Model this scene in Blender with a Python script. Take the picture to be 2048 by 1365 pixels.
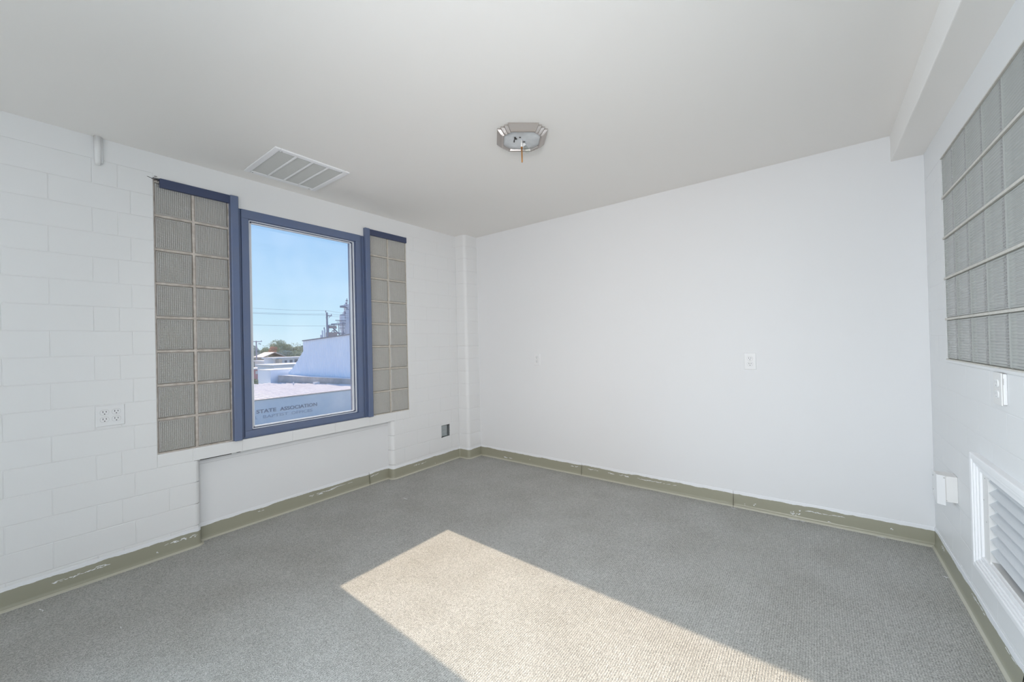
import bpy, bmesh, math, random
from mathutils import Vector, Matrix
random.seed(7)
S = bpy.context.scene
for o in list(bpy.data.objects):
    bpy.data.objects.remove(o)
COL = S.collection

# ------------------------------------------------------------------ camera
H, W = 2.40, 3.6136                      # ceiling height, room width
cd = bpy.data.cameras.new('camera')
cd.sensor_width = 36.0
cd.lens = 791.45 / 2048 * 36
cd.clip_start = 0.02
cd.clip_end = 500
cam = bpy.data.objects.new('camera', cd)
COL.objects.link(cam)
CR = Vector((0.79392127, 0.60755144, -0.02388025))
CU = Vector((0.02352379, 0.00855356, 0.99968668))
CF = Vector((-0.60756534, 0.79423428, 0.00750106))
cm = Matrix((CR, CU, -CF)).transposed().to_4x4()
cm.translation = (3.0926, -3.24987, 1.21488)
cam.matrix_world = cm
S.camera = cam

# ------------------------------------------------------------------ world, sun, fill lights, exposure
world = bpy.data.worlds.new('sky')
S.world = world
world.use_nodes = True
nt = world.node_tree
nt.nodes.clear()
wo = nt.nodes.new('ShaderNodeOutputWorld')
bg = nt.nodes.new('ShaderNodeBackground')
tc = nt.nodes.new('ShaderNodeTexCoord')
sx = nt.nodes.new('ShaderNodeSeparateXYZ')
rp = nt.nodes.new('ShaderNodeValToRGB')
el = rp.color_ramp.elements
el[0].position, el[0].color = 0.0, (0.70, 0.90, 1.0, 1)
el[1].position, el[1].color = 1.0, (0.13, 0.30, 0.78, 1)
for pos, c in ((0.06, (0.60, 0.85, 1.0)), (0.16, (0.47, 0.74, 1.0)), (0.34, (0.34, 0.60, 0.98))):
    e = el.new(pos)
    e.color = (*c, 1)
nt.links.new(tc.outputs['Generated'], sx.inputs[0])
nt.links.new(sx.outputs['Z'], rp.inputs[0])
nt.links.new(rp.outputs[0], bg.inputs[0])
bg.inputs[1].default_value = 1.0
nt.links.new(bg.outputs[0], wo.inputs[0])

sd = bpy.data.lights.new('sun', 'SUN')
sd.energy = 7.6
sd.angle = math.radians(0.6)
sd.color = (1.0, 0.80, 0.60)
sun = bpy.data.objects.new('sun', sd)
COL.objects.link(sun)
sun_dir = Vector((1.0, -0.036, -0.585))   # travel direction, in over the sill and across the carpet
sun.rotation_euler = sun_dir.to_track_quat('-Z', 'Y').to_euler()
sun.location = (-8, 0, 8)


def area(name, loc, direction, sx_, sy_, power, color, spread=180):
    d = bpy.data.lights.new(name, 'AREA')
    d.shape = 'RECTANGLE'
    d.size, d.size_y = sx_, sy_
    d.energy, d.color = power, color
    d.spread = math.radians(spread)
    o = bpy.data.objects.new(name, d)
    o.location = loc
    o.rotation_euler = Vector(direction).to_track_quat('-Z', 'Z').to_euler()
    COL.objects.link(o)
    return o


# two fill lights added behind the camera, where the walls have no openings
area('rear_fill', (2.6, -5.54, 1.10), (-0.1, 1, 0), 1.6, 1.6, 22, (1.0, 0.925, 0.86))
area('rear_side_fill', (0.04, -4.55, 1.10), (1, 0.35, -0.22), 1.0, 1.2, 92, (0.68, 0.85, 1.0), 100)
# soft fill light added beside the camera
area('camera_fill', (3.0, -3.55, 1.70), (-1.5, 3.0, -0.75), 0.45, 0.46, 16.5, (1.0, 0.975, 0.975), 105)

S.view_settings.view_transform = 'Standard'
S.view_settings.look = 'None'
S.view_settings.gamma = 1.0
S.view_settings.use_curve_mapping = False
S.view_settings.exposure = 0.0
try:
    S.cycles.use_denoising = True
    S.cycles.max_bounces = 9
    S.cycles.diffuse_bounces = 5
    S.cycles.transparent_max_bounces = 10
    S.cycles.use_adaptive_sampling = True
    S.cycles.adaptive_threshold = 0.02
    S.cycles.caustics_reflective = False
    S.cycles.caustics_refractive = False
    S.cycles.sample_clamp_indirect = 8.0
except Exception:
    pass


# ------------------------------------------------------------------ materials
def principled(name, color, rough=0.5, metal=0.0, spec=0.5, bump=None, var=None, coat=0.0):
    """bump = (scale, strength, distance); var = (scale, second colour, contrast)"""
    m = bpy.data.materials.new(name)
    m.use_nodes = True
    t = m.node_tree
    b = t.nodes['Principled BSDF']
    b.inputs['Base Color'].default_value = (*color, 1)
    b.inputs['Roughness'].default_value = rough
    b.inputs['Metallic'].default_value = metal
    b.inputs['Specular IOR Level'].default_value = spec
    tcn = t.nodes.new('ShaderNodeTexCoord')
    if var:
        n = t.nodes.new('ShaderNodeTexNoise')
        n.inputs['Scale'].default_value = var[0]
        n.inputs['Detail'].default_value = 4
        t.links.new(tcn.outputs['Object'], n.inputs['Vector'])
        r = t.nodes.new('ShaderNodeValToRGB')
        r.color_ramp.elements[0].position = 0.5 - var[2]
        r.color_ramp.elements[1].position = 0.5 + var[2]
        r.color_ramp.elements[0].color = (*color, 1)
        r.color_ramp.elements[1].color = (*var[1], 1)
        t.links.new(n.outputs['Fac'], r.inputs[0])
        t.links.new(r.outputs[0], b.inputs['Base Color'])
    if bump:
        n = t.nodes.new('ShaderNodeTexNoise')
        n.inputs['Scale'].default_value = bump[0]
        n.inputs['Detail'].default_value = 3
        t.links.new(tcn.outputs['Object'], n.inputs['Vector'])
        bn = t.nodes.new('ShaderNodeBump')
        bn.inputs['Strength'].default_value = bump[1]
        bn.inputs['Distance'].default_value = bump[2]
        t.links.new(n.outputs['Fac'], bn.inputs['Height'])
        t.links.new(bn.outputs[0], b.inputs['Normal'])
    return m


M = {}
M['paint'] = principled('white_block_paint', (0.81, 0.81, 0.81), 0.42, spec=0.35, bump=(60, 0.12, 0.002))
M['plaster'] = principled('white_plaster_paint', (0.80, 0.802, 0.81), 0.6, spec=0.25, bump=(25, 0.08, 0.002))
M['ceiling'] = principled('ceiling_paint', (0.89, 0.865, 0.835), 0.8, spec=0.15, bump=(80, 0.06, 0.001))
M['blue'] = principled('blue_grey_frame_paint', (0.13, 0.175, 0.30), 0.42, metal=0.15, var=(9, (0.15, 0.185, 0.285), 0.25), bump=(150, 0.08, 0.001))
M['darkblue'] = principled('dark_navy_steel', (0.05, 0.065, 0.13), 0.5, bump=(120, 0.1, 0.001))
M['bead_lit'] = principled('bead_edge_highlight', (0.86, 0.89, 0.95), 0.25, metal=0.1)  # pale colour stands for highlights on the bead edges
M['mortar_brown'] = principled('taupe_mortar', (0.42, 0.375, 0.335), 0.9, spec=0.1, var=(30, (0.62, 0.57, 0.52), 0.2), bump=(120, 0.5, 0.003))
M['mortar_pale'] = principled('pale_beige_mortar', (0.50, 0.46, 0.40), 0.9, spec=0.1, var=(30, (0.62, 0.58, 0.52), 0.25), bump=(120, 0.5, 0.003))
M['mortar_cream'] = principled('cream_mortar', (0.62, 0.59, 0.54), 0.9, spec=0.1, var=(40, (0.70, 0.68, 0.63), 0.25), bump=(120, 0.4, 0.002))
M['plastic'] = principled('white_plastic', (0.82, 0.82, 0.825), 0.3, spec=0.5)
M['ivory'] = principled('off_white_painted_steel', (0.80, 0.79, 0.775), 0.4, spec=0.4)
M['grille_white'] = principled('white_enamel', (0.90, 0.90, 0.91), 0.35, spec=0.45)
M['slat_white'] = principled('grey_white_enamel', (0.66, 0.68, 0.70), 0.4, spec=0.4)
M['black'] = principled('black_slot', (0.01, 0.01, 0.012), 0.7)
M['dark_gap'] = principled('dark_gap', (0.05, 0.045, 0.04), 0.9)
M['duct'] = principled('dark_duct', (0.16, 0.165, 0.17), 0.8)
M['vent_panel'] = principled('pale_grey_vent_slat', (0.60, 0.60, 0.585), 0.55)
M['vent_slat'] = principled('grey_vent_slat', (0.50, 0.50, 0.49), 0.55)
M['nickel'] = principled('satin_nickel', (0.50, 0.455, 0.43), 0.32, metal=0.75)
M['galv'] = principled('galvanised_steel', (0.36, 0.40, 0.41), 0.45, metal=0.5, var=(40, (0.46, 0.50, 0.50), 0.2))
M['reflector'] = principled('grey_white_reflector', (0.62, 0.64, 0.66), 0.3, metal=0.2, var=(18, (0.74, 0.76, 0.78), 0.15))
M['brass'] = principled('brass', (0.62, 0.30, 0.10), 0.35, metal=0.7)
M['paint_chip'] = principled('white_paint_smear', (0.86, 0.87, 0.89), 0.5)
# outside
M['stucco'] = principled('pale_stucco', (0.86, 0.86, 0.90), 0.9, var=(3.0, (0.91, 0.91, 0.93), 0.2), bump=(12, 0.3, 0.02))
M['bounce'] = principled('pale_bounce_slab', (0.78, 0.76, 0.74), 0.85, var=(1.0, (0.70, 0.68, 0.66), 0.2))  # for the added slab that bounces sun indoors
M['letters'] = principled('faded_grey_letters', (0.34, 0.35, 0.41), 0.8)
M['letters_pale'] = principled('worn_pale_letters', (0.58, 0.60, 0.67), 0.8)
M['roof_metal'] = principled('weathered_roof_sheet', (0.62, 0.59, 0.61), 0.6, var=(1.4, (0.74, 0.71, 0.72), 0.25))
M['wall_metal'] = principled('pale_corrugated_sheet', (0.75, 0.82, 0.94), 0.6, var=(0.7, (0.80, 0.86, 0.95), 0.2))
M['wall_metal_old'] = principled('weathered_grey_sheet', (0.42, 0.40, 0.40), 0.7, var=(1.5, (0.55, 0.53, 0.53), 0.2))
M['trim_dark'] = principled('grey_roof_trim', (0.22, 0.23, 0.26), 0.6)
M['white_wall'] = principled('white_masonry', (0.66, 0.68, 0.72), 0.9, var=(2.0, (0.74, 0.75, 0.78), 0.2))
M['pink_wall'] = principled('faded_red_wall', (0.55, 0.30, 0.32), 0.9)
M['tan_wall'] = principled('tan_wall', (0.52, 0.46, 0.40), 0.9)
M['house_roof'] = principled('pale_house_roof', (0.55, 0.50, 0.47), 0.8)
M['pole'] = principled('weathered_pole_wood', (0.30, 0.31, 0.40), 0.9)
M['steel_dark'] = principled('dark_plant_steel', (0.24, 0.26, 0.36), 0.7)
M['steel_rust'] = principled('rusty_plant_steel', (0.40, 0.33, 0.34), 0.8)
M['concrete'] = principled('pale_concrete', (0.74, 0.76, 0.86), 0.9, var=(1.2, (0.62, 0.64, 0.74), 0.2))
M['bark'] = principled('bark', (0.12, 0.10, 0.09), 0.9)
M['leaf_green'] = principled('olive_leaves', (0.38, 0.44, 0.33), 0.7, var=(1.2, (0.52, 0.56, 0.40), 0.25))  # leaf colours lightened and greyed to stand for distance haze
M['leaf_dark'] = principled('dark_green_leaves', (0.33, 0.40, 0.38), 0.7, var=(1.2, (0.45, 0.51, 0.45), 0.25))
M['leaf_yellow'] = principled('yellow_green_leaves', (0.40, 0.43, 0.27), 0.7, var=(1.2, (0.52, 0.53, 0.34), 0.25))
M['leaf_orange'] = principled('orange_autumn_leaves', (0.66, 0.40, 0.28), 0.7, var=(1.2, (0.74, 0.50, 0.36), 0.25))
M['ground'] = principled('dry_ground', (0.22, 0.21, 0.17), 0.95, var=(0.3, (0.30, 0.28, 0.22), 0.2))


def mat_carpet():
    m = principled('grey_ribbed_carpet', (0.25, 0.24, 0.21), 0.95, spec=0.05)
    t = m.node_tree
    b = t.nodes['Principled BSDF']
    tcn = t.nodes.new('ShaderNodeTexCoord')
    # loops: stretched cells in rows that run along the window wall
    mp = t.nodes.new('ShaderNodeMapping')
    mp.inputs['Scale'].default_value = (1.0, 0.72, 1.0)
    t.links.new(tcn.outputs['Object'], mp.inputs[0])
    v = t.nodes.new('ShaderNodeTexVoronoi')
    v.inputs['Scale'].default_value = 330
    t.links.new(mp.outputs[0], v.inputs['Vector'])
    n = t.nodes.new('ShaderNodeTexNoise')
    n.inputs['Scale'].default_value = 420
    n.inputs['Detail'].default_value = 2
    t.links.new(tcn.outputs['Object'], n.inputs['Vector'])
    w = t.nodes.new('ShaderNodeTexWave')
    w.wave_type = 'BANDS'
    w.bands_direction = 'X'
    w.inputs['Scale'].default_value = 36
    w.inputs['Distortion'].default_value = 2.2
    w.inputs['Detail'].default_value = 1
    w.inputs['Detail Scale'].default_value = 9
    t.links.new(tcn.outputs['Object'], w.inputs['Vector'])
    big = t.nodes.new('ShaderNodeTexNoise')
    big.inputs['Scale'].default_value = 3.5
    big.inputs['Detail'].default_value = 5
    t.links.new(tcn.outputs['Object'], big.inputs['Vector'])
    r = t.nodes.new('ShaderNodeValToRGB')
    r.color_ramp.elements[0].position = 0.12
    r.color_ramp.elements[0].color = (0.225, 0.224, 0.209, 1)
    r.color_ramp.elements[1].position = 0.86
    r.color_ramp.elements[1].color = (0.67, 0.668, 0.64, 1)
    mix = t.nodes.new('ShaderNodeMath')
    mix.operation = 'MULTIPLY_ADD'
    mix.inputs[1].default_value = 0.42
    lum = t.nodes.new('ShaderNodeSeparateColor')
    t.links.new(v.outputs['Color'], lum.inputs[0])
    av = t.nodes.new('ShaderNodeMath')
    av.operation = 'ADD'
    t.links.new(lum.outputs[0], av.inputs[0])
    t.links.new(n.outputs['Fac'], av.inputs[1])
    t.links.new(av.outputs[0], mix.inputs[0])
    mul = t.nodes.new('ShaderNodeMath')
    mul.operation = 'MULTIPLY'
    mul.inputs[1].default_value = 0.16
    t.links.new(w.outputs['Fac'], mul.inputs[0])
    t.links.new(mul.outputs[0], mix.inputs[2])
    t.links.new(mix.outputs[0], r.inputs[0])
    mm = t.nodes.new('ShaderNodeMix')
    mm.data_type = 'RGBA'
    mm.blend_type = 'MULTIPLY'
    mm.inputs[0].default_value = 0.35
    r2 = t.nodes.new('ShaderNodeValToRGB')
    r2.color_ramp.elements[0].position = 0.3
    r2.color_ramp.elements[0].color = (0.72, 0.70, 0.66, 1)
    r2.color_ramp.elements[1].position = 0.62
    r2.color_ramp.elements[1].color = (1, 1, 1, 1)
    t.links.new(big.outputs['Fac'], r2.inputs[0])
    t.links.new(r.outputs[0], mm.inputs[6])
    t.links.new(r2.outputs[0], mm.inputs[7])
    t.links.new(mm.outputs[2], b.inputs['Base Color'])
    h = t.nodes.new('ShaderNodeMath')
    h.operation = 'ADD'
    t.links.new(v.outputs['Distance'], h.inputs[0])
    wm = t.nodes.new('ShaderNodeMath')
    wm.operation = 'MULTIPLY'
    wm.inputs[1].default_value = 0.45
    t.links.new(w.outputs['Fac'], wm.inputs[0])
    t.links.new(wm.outputs[0], h.inputs[1])
    bn = t.nodes.new('ShaderNodeBump')
    bn.inputs['Strength'].default_value = 0.55
    bn.inputs['Distance'].default_value = 0.004
    t.links.new(h.outputs[0], bn.inputs['Height'])
    t.links.new(bn.outputs[0], b.inputs['Normal'])
    return m


M['carpet'] = mat_carpet()


def mat_vinyl():
    """olive cove base; wall paint slopped over its top edge along a ragged line"""
    m = principled('olive_vinyl_base', (0.335, 0.325, 0.248), 0.30, spec=0.6)
    t = m.node_tree
    b = t.nodes['Principled BSDF']
    tcn = t.nodes.new('ShaderNodeTexCoord')
    sp = t.nodes.new('ShaderNodeSeparateXYZ')
    t.links.new(tcn.outputs['Object'], sp.inputs[0])
    flat = t.nodes.new('ShaderNodeMapping')
    flat.inputs['Scale'].default_value = (1, 1, 0.25)
    t.links.new(tcn.outputs['Object'], flat.inputs[0])
    n1 = t.nodes.new('ShaderNodeTexNoise')
    n1.inputs['Scale'].default_value = 6
    n1.inputs['Detail'].default_value = 6
    n1.inputs['Roughness'].default_value = 0.62
    t.links.new(flat.outputs[0], n1.inputs['Vector'])
    ma = t.nodes.new('ShaderNodeMath')
    ma.operation = 'MULTIPLY_ADD'
    ma.inputs[1].default_value = 0.032
    ma.inputs[2].default_value = 0.0765
    t.links.new(n1.outputs['Fac'], ma.inputs[0])
    gt = t.nodes.new('ShaderNodeMath')
    gt.operation = 'GREATER_THAN'
    t.links.new(sp.outputs['Z'], gt.inputs[0])
    t.links.new(ma.outputs[0], gt.inputs[1])
    mx = t.nodes.new('ShaderNodeMix')
    mx.data_type = 'RGBA'
    mx.inputs[6].default_value = (0.335, 0.325, 0.248, 1)
    mx.inputs[7].default_value = (0.83, 0.84, 0.86, 1)
    t.links.new(gt.outputs[0], mx.inputs[0])
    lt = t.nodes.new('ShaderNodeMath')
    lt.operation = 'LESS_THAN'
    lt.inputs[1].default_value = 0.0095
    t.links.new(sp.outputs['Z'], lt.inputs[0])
    m2 = t.nodes.new('ShaderNodeMix')          # highlight along the toe, painted as a paler band
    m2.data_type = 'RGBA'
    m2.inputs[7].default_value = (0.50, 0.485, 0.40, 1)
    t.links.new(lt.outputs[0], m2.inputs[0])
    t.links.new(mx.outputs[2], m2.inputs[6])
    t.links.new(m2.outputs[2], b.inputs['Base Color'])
    return m


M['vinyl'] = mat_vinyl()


def mat_block(name, tint, trans, bump_scale=None):
    """pressed-glass block seen against dim or hazy light: grey body, some light let through, glossy skin"""
    m = bpy.data.materials.new(name)
    m.use_nodes = True
    t = m.node_tree
    t.nodes.clear()
    o = t.nodes.new('ShaderNodeOutputMaterial')
    d = t.nodes.new('ShaderNodeBsdfDiffuse')
    d.inputs[0].default_value = (*tint, 1)
    tr = t.nodes.new('ShaderNodeBsdfTranslucent')
    tr.inputs[0].default_value = (0.8, 0.8, 0.78, 1)
    g = t.nodes.new('ShaderNodeBsdfGlossy')
    g.inputs['Roughness'].default_value = 0.16
    g.inputs[0].default_value = (0.9, 0.9, 0.9, 1)
    a = t.nodes.new('ShaderNodeMixShader')
    a.inputs[0].default_value = trans
    t.links.new(d.outputs[0], a.inputs[1])
    t.links.new(tr.outputs[0], a.inputs[2])
    f = t.nodes.new('ShaderNodeFresnel')
    f.inputs[0].default_value = 1.5
    c = t.nodes.new('ShaderNodeMixShader')
    t.links.new(f.outputs[0], c.inputs[0])
    t.links.new(a.outputs[0], c.inputs[1])
    t.links.new(g.outputs[0], c.inputs[2])
    t.links.new(c.outputs[0], o.inputs[0])
    return m


M['block_grey'] = mat_block('glass_block_grey', (0.64, 0.635, 0.62), 0.24)
M['block_pale'] = mat_block('glass_block_pale', (0.68, 0.675, 0.65), 0.24)
M['block_green'] = mat_block('glass_block_green_grey', (0.46, 0.47, 0.445), 0.10)


def mat_pane():
    m = bpy.data.materials.new('dusty_window_glass')
    m.use_nodes = True
    t = m.node_tree
    t.nodes.clear()
    o = t.nodes.new('ShaderNodeOutputMaterial')
    tr = t.nodes.new('ShaderNodeBsdfTransparent')
    tr.inputs[0].default_value = (0.97, 0.98, 0.99, 1)
    g = t.nodes.new('ShaderNodeBsdfGlossy')
    g.inputs['Roughness'].default_value = 0.02
    f = t.nodes.new('ShaderNodeFresnel')
    f.inputs[0].default_value = 1.35
    a = t.nodes.new('ShaderNodeMixShader')
    t.links.new(f.outputs[0], a.inputs[0])
    t.links.new(tr.outputs[0], a.inputs[1])
    t.links.new(g.outputs[0], a.inputs[2])
    dust = t.nodes.new('ShaderNodeBsdfTranslucent')
    dust.inputs[0].default_value = (0.8, 0.85, 0.95, 1)
    tcn = t.nodes.new('ShaderNodeTexCoord')
    n = t.nodes.new('ShaderNodeTexNoise')
    n.inputs['Scale'].default_value = 3.2
    n.inputs['Detail'].default_value = 8
    t.links.new(tcn.outputs['Object'], n.inputs['Vector'])
    r = t.nodes.new('ShaderNodeValToRGB')
    r.color_ramp.elements[0].position = 0.42
    r.color_ramp.elements[0].color = (0.01, 0.01, 0.01, 1)
    r.color_ramp.elements[1].position = 0.85
    r.color_ramp.elements[1].color = (0.05, 0.05, 0.05, 1)
    t.links.new(n.outputs['Fac'], r.inputs[0])
    c = t.nodes.new('ShaderNodeMixShader')
    t.links.new(r.outputs[0], c.inputs[0])
    t.links.new(a.outputs[0], c.inputs[1])
    t.links.new(dust.outputs[0], c.inputs[2])
    t.links.new(c.outputs[0], o.inputs[0])
    return m


M['pane'] = mat_pane()


def mat_clear(name, tint=(1, 1, 1)):
    m = bpy.data.materials.new(name)
    m.use_nodes = True
    t = m.node_tree
    t.nodes.clear()
    o = t.nodes.new('ShaderNodeOutputMaterial')
    tr = t.nodes.new('ShaderNodeBsdfTransparent')
    tr.inputs[0].default_value = (*tint, 1)
    g = t.nodes.new('ShaderNodeBsdfGlossy')
    g.inputs['Roughness'].default_value = 0.05
    f = t.nodes.new('ShaderNodeLayerWeight')
    f.inputs[0].default_value = 0.12
    a = t.nodes.new('ShaderNodeMixShader')
    t.links.new(f.outputs['Facing'], a.inputs[0])
    t.links.new(tr.outputs[0], a.inputs[1])
    t.links.new(g.outputs[0], a.inputs[2])
    t.links.new(a.outputs[0], o.inputs[0])
    return m


M['bulb'] = mat_clear('clear_bulb_glass', (0.96, 0.98, 0.96))


# ------------------------------------------------------------------ building helpers
class MB:
    """collects shapes in world coordinates, then builds one mesh object"""

    def __init__(self):
        self.v, self.f = [], []

    def add(self, vs, fs):
        n = len(self.v)
        self.v += [tuple(q) for q in vs]
        self.f += [tuple(n + i for i in f) for f in fs]
        return self

    def box(self, x0, x1, y0, y1, z0, z1):
        x0, x1 = min(x0, x1), max(x0, x1)
        y0, y1 = min(y0, y1), max(y0, y1)
        z0, z1 = min(z0, z1), max(z0, z1)
        return self.add([(x0, y0, z0), (x1, y0, z0), (x1, y1, z0), (x0, y1, z0), (x0, y0, z1), (x1, y0, z1), (x1, y1, z1), (x0, y1, z1)],
                        [(0, 3, 2, 1), (4, 5, 6, 7), (0, 1, 5, 4), (1, 2, 6, 5), (2, 3, 7, 6), (3, 0, 4, 7)])

    def obox(self, c, ax, ay, az):
        """box from centre and three half-axis vectors"""
        c, ax, ay, az = map(Vector, (c, ax, ay, az))
        vs = [c + sx_ * ax + sy_ * ay + sz_ * az for sz_ in (-1, 1) for sx_, sy_ in ((-1, -1), (1, -1), (1, 1), (-1, 1))]
        return self.add(vs, [(0, 3, 2, 1), (4, 5, 6, 7), (0, 1, 5, 4), (1, 2, 6, 5), (2, 3, 7, 6), (3, 0, 4, 7)])

    def tube(self, pts, r, n=8, cap=True):
        pts = [Vector(q) for q in pts]
        rs = r if isinstance(r, (list, tuple)) else [r] * len(pts)
        rings = []
        for i, q in enumerate(pts):
            d = (pts[min(i + 1, len(pts) - 1)] - pts[max(i - 1, 0)]).normalized()
            a = d.orthogonal().normalized()
            if abs(d.z) < 0.9:
                a = d.cross(Vector((0, 0, 1))).normalized()
            else:
                a = Vector((1, 0, 0)) - d * d.x
                a.normalize()
            b = d.cross(a)
            rings.append([q + (a * math.cos(2 * math.pi * k / n) + b * math.sin(2 * math.pi * k / n)) * rs[i] for k in range(n)])
        vs = [q for ring in rings for q in ring]
        fs = [(i * n + k, i * n + (k + 1) % n, (i + 1) * n + (k + 1) % n, (i + 1) * n + k) for i in range(len(pts) - 1) for k in range(n)]
        if cap:
            fs += [tuple(range(n - 1, -1, -1)), tuple((len(pts) - 1) * n + k for k in range(n))]
        return self.add(vs, fs)

    def prism(self, poly, axis_vec):
        """closed polygon (3-D points) extruded along a vector"""
        n = len(poly)
        a = [Vector(q) for q in poly]
        b = [q + Vector(axis_vec) for q in a]
        return self.add(a + b, [tuple(range(n - 1, -1, -1)), tuple(range(n, 2 * n))] + [(i, (i + 1) % n, n + (i + 1) % n, n + i) for i in range(n)])

    def build(self, name, mat, parent=None, smooth=False, bevel=0.0, fix=True):
        org = parent.matrix_world.translation.copy() if parent is not None else Vector((0, 0, 0))
        if parent is not None:
            org = abs_loc(parent)
        me = bpy.data.meshes.new(name)
        me.from_pydata([tuple(Vector(q) - org) for q in self.v], [], self.f)
        me.materials.append(mat)
        if fix:
            bm = bmesh.new()
            bm.from_mesh(me)
            bmesh.ops.recalc_face_normals(bm, faces=bm.faces)
            bm.to_mesh(me)
            bm.free()
        if smooth:
            me.shade_smooth()
        o = bpy.data.objects.new(name, me)
        COL.objects.link(o)
        if parent is not None:
            o.parent = parent
        if bevel:
            md = o.modifiers.new('bevel', 'BEVEL')
            md.width = bevel
            md.segments = 2
            md.limit_method = 'ANGLE'
        return o


def abs_loc(o):
    l = o.location.copy()
    p = o.parent
    while p is not None:
        l = l + p.location
        p = p.parent
    return l


def tag(o, label, cat=None, group=None, kind=None):
    o['label'] = label
    if cat:
        o['category'] = cat
    if group:
        o['group'] = group
    if kind:
        o['kind'] = kind
    return o


def empty(name, loc, label, cat, group=None, kind=None):
    o = bpy.data.objects.new(name, None)
    o.empty_display_size = 0.05
    o.location = loc
    COL.objects.link(o)
    return tag(o, label, cat, group, kind)


def inst(name, me, loc, parent):
    o = bpy.data.objects.new(name, me)
    o.location = Vector(loc) - (abs_loc(parent) if parent is not None else Vector((0, 0, 0)))
    COL.objects.link(o)
    o.parent = parent
    return o


# ------------------------------------------------------------------ floor, ceiling, plain walls
REAR = -5.6
fl = MB().box(-0.2, W + 0.2, REAR - 0.2, 0.2, -0.15, 0.0).build('floor', M['carpet'])
tag(fl, 'grey ribbed carpet floor with a sunlit patch', 'floor', kind='structure')

ceil = empty('ceiling', (1.8, -2.8, H), 'plain off-white ceiling with a boxed beam along the right wall', 'ceiling', kind='structure')
MB().box(-0.2, W + 0.2, REAR - 0.2, 0.2, H, H + 0.15).build('slab', M['ceiling'], ceil)
MB().box(3.476, W + 0.05, REAR - 0.05, 0.05, 2.246, H + 0.02).build('beam', M['ceiling'], ceil, bevel=0.004)

wb = MB().box(0.0, W + 0.2, 0.0, 0.2, 0.0, H).build('wall_back', M['plaster'])
tag(wb, 'smooth white plaster wall with two outlets', 'wall', kind='structure')
wr_ = MB().box(-0.2, W + 0.2, REAR - 0.2, REAR, 0.0, H).build('wall_rear', M['plaster'])
tag(wr_, 'plain white wall behind the camera', 'wall', kind='structure')

# ------------------------------------------------------------------ block walls
C0, CH = 0.128, 0.1345            # first course line, course height
JD, GAP, CHF = 0.0013, 0.0020, 0.0022  # joint depth, half gap, chamfer


def tile_profile(y0, y1):
    y0, y1 = y0 + GAP * 0.5, y1 - GAP * 0.5
    return [(-JD, y0), (0.0, y0 + CHF), (0.0, y1 - CHF), (-JD, y1)]


def bull_profile(y_round, y_flat, r=0.03, depth=0.068):
    """plan profile of a block whose end at y_round turns back into the recess; room side is +x"""
    sg = 1 if y_flat > y_round else -1
    pts = [(-depth, y_round)]
    for k in range(7):
        a = math.pi * k / 12
        pts.append((-r + r * math.sin(a), y_round + sg * (r - r * math.cos(a))))
    pts += [(0.0, y_flat - sg * (CHF + GAP * 0.5)), (-JD, y_flat - sg * GAP * 0.5)]
    return pts if sg > 0 else pts[::-1]


def shell(profile, z0, z1):
    """tile face: open plan profile lifted from z0 to z1 with chamfered top and bottom edges"""
    P = [Vector((x, y)) for x, y in profile]
    N = []
    for i in range(len(P)):
        d = (P[min(i + 1, len(P) - 1)] - P[max(i - 1, 0)]).normalized()
        N.append(Vector((d.y, -d.x)))
    z0, z1 = z0 + GAP * 0.5, z1 - GAP * 0.5
    vs = []
    for z, off in ((z0, JD), (z0 + CHF, 0), (z1 - CHF, 0), (z1, JD)):
        for q, n in zip(P, N):
            w = q - n * off
            vs.append((w.x, w.y, z))
    m = len(P)
    fs = [(r * m + i, r * m + i + 1, (r + 1) * m + i + 1, (r + 1) * m + i) for r in range(3) for i in range(m - 1)]
    return vs, fs


TILE = {}


def flat_tile(parent, y0, y1, z0, z1, side='L', name='tile'):
    w, h = round(y1 - y0, 4), round(z1 - z0, 4)
    key = (w, h, side)
    if key not in TILE:
        vs, fs = shell(tile_profile(-w / 2, w / 2), -h / 2, h / 2)
        if side == 'R':
            vs = [(-x * 0.55, y, z) for x, y, z in vs]
            fs = [f[::-1] for f in fs]
        me = bpy.data.meshes.new('tile')
        me.from_pydata(vs, [], fs)
        me.materials.append(M['paint'])
        TILE[key] = me
    return inst(name, TILE[key], (0 if side == 'L' else W, (y0 + y1) / 2, (z0 + z1) / 2), parent)


wl = empty('wall_left', (0, -2.8, 0), 'white painted block wall around the blue framed window', 'wall', kind='structure')
RB = -0.07                          # face of the recess below the window
RY0, RY1, RZ = -2.47, -1.045, 0.535
b = MB()
BX = -JD - 0.0003
b.box(-0.2, BX, REAR, -2.672, 0, H)
b.box(-0.2, BX, -2.672, RY0 - 0.03, 0, 0.61)
b.box(-0.2, RB, RY0 - 0.031, RY1 + 0.031, 0, RZ)
b.box(-0.2, BX, RY0 - 0.03, RY1 + 0.03, RZ, 0.61)
b.box(-0.2, BX, -2.672, -0.845, 2.2565, H)
HY0, HY1, HZ0, HZ1 = -0.444, -0.33, 0.261, 0.384
b.box(-0.2, BX, RY1 + 0.03, -0.845, 0, 0.61)
b.box(-0.2, BX, -0.845, HY0, 0, H)
b.box(-0.2, BX, HY1, 0.0, 0, H)
b.box(-0.2, BX, HY0, HY1, 0, HZ0)
b.box(-0.2, BX, HY0, HY1, HZ1, H)
b.build('backing', M['paint'], wl)
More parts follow.
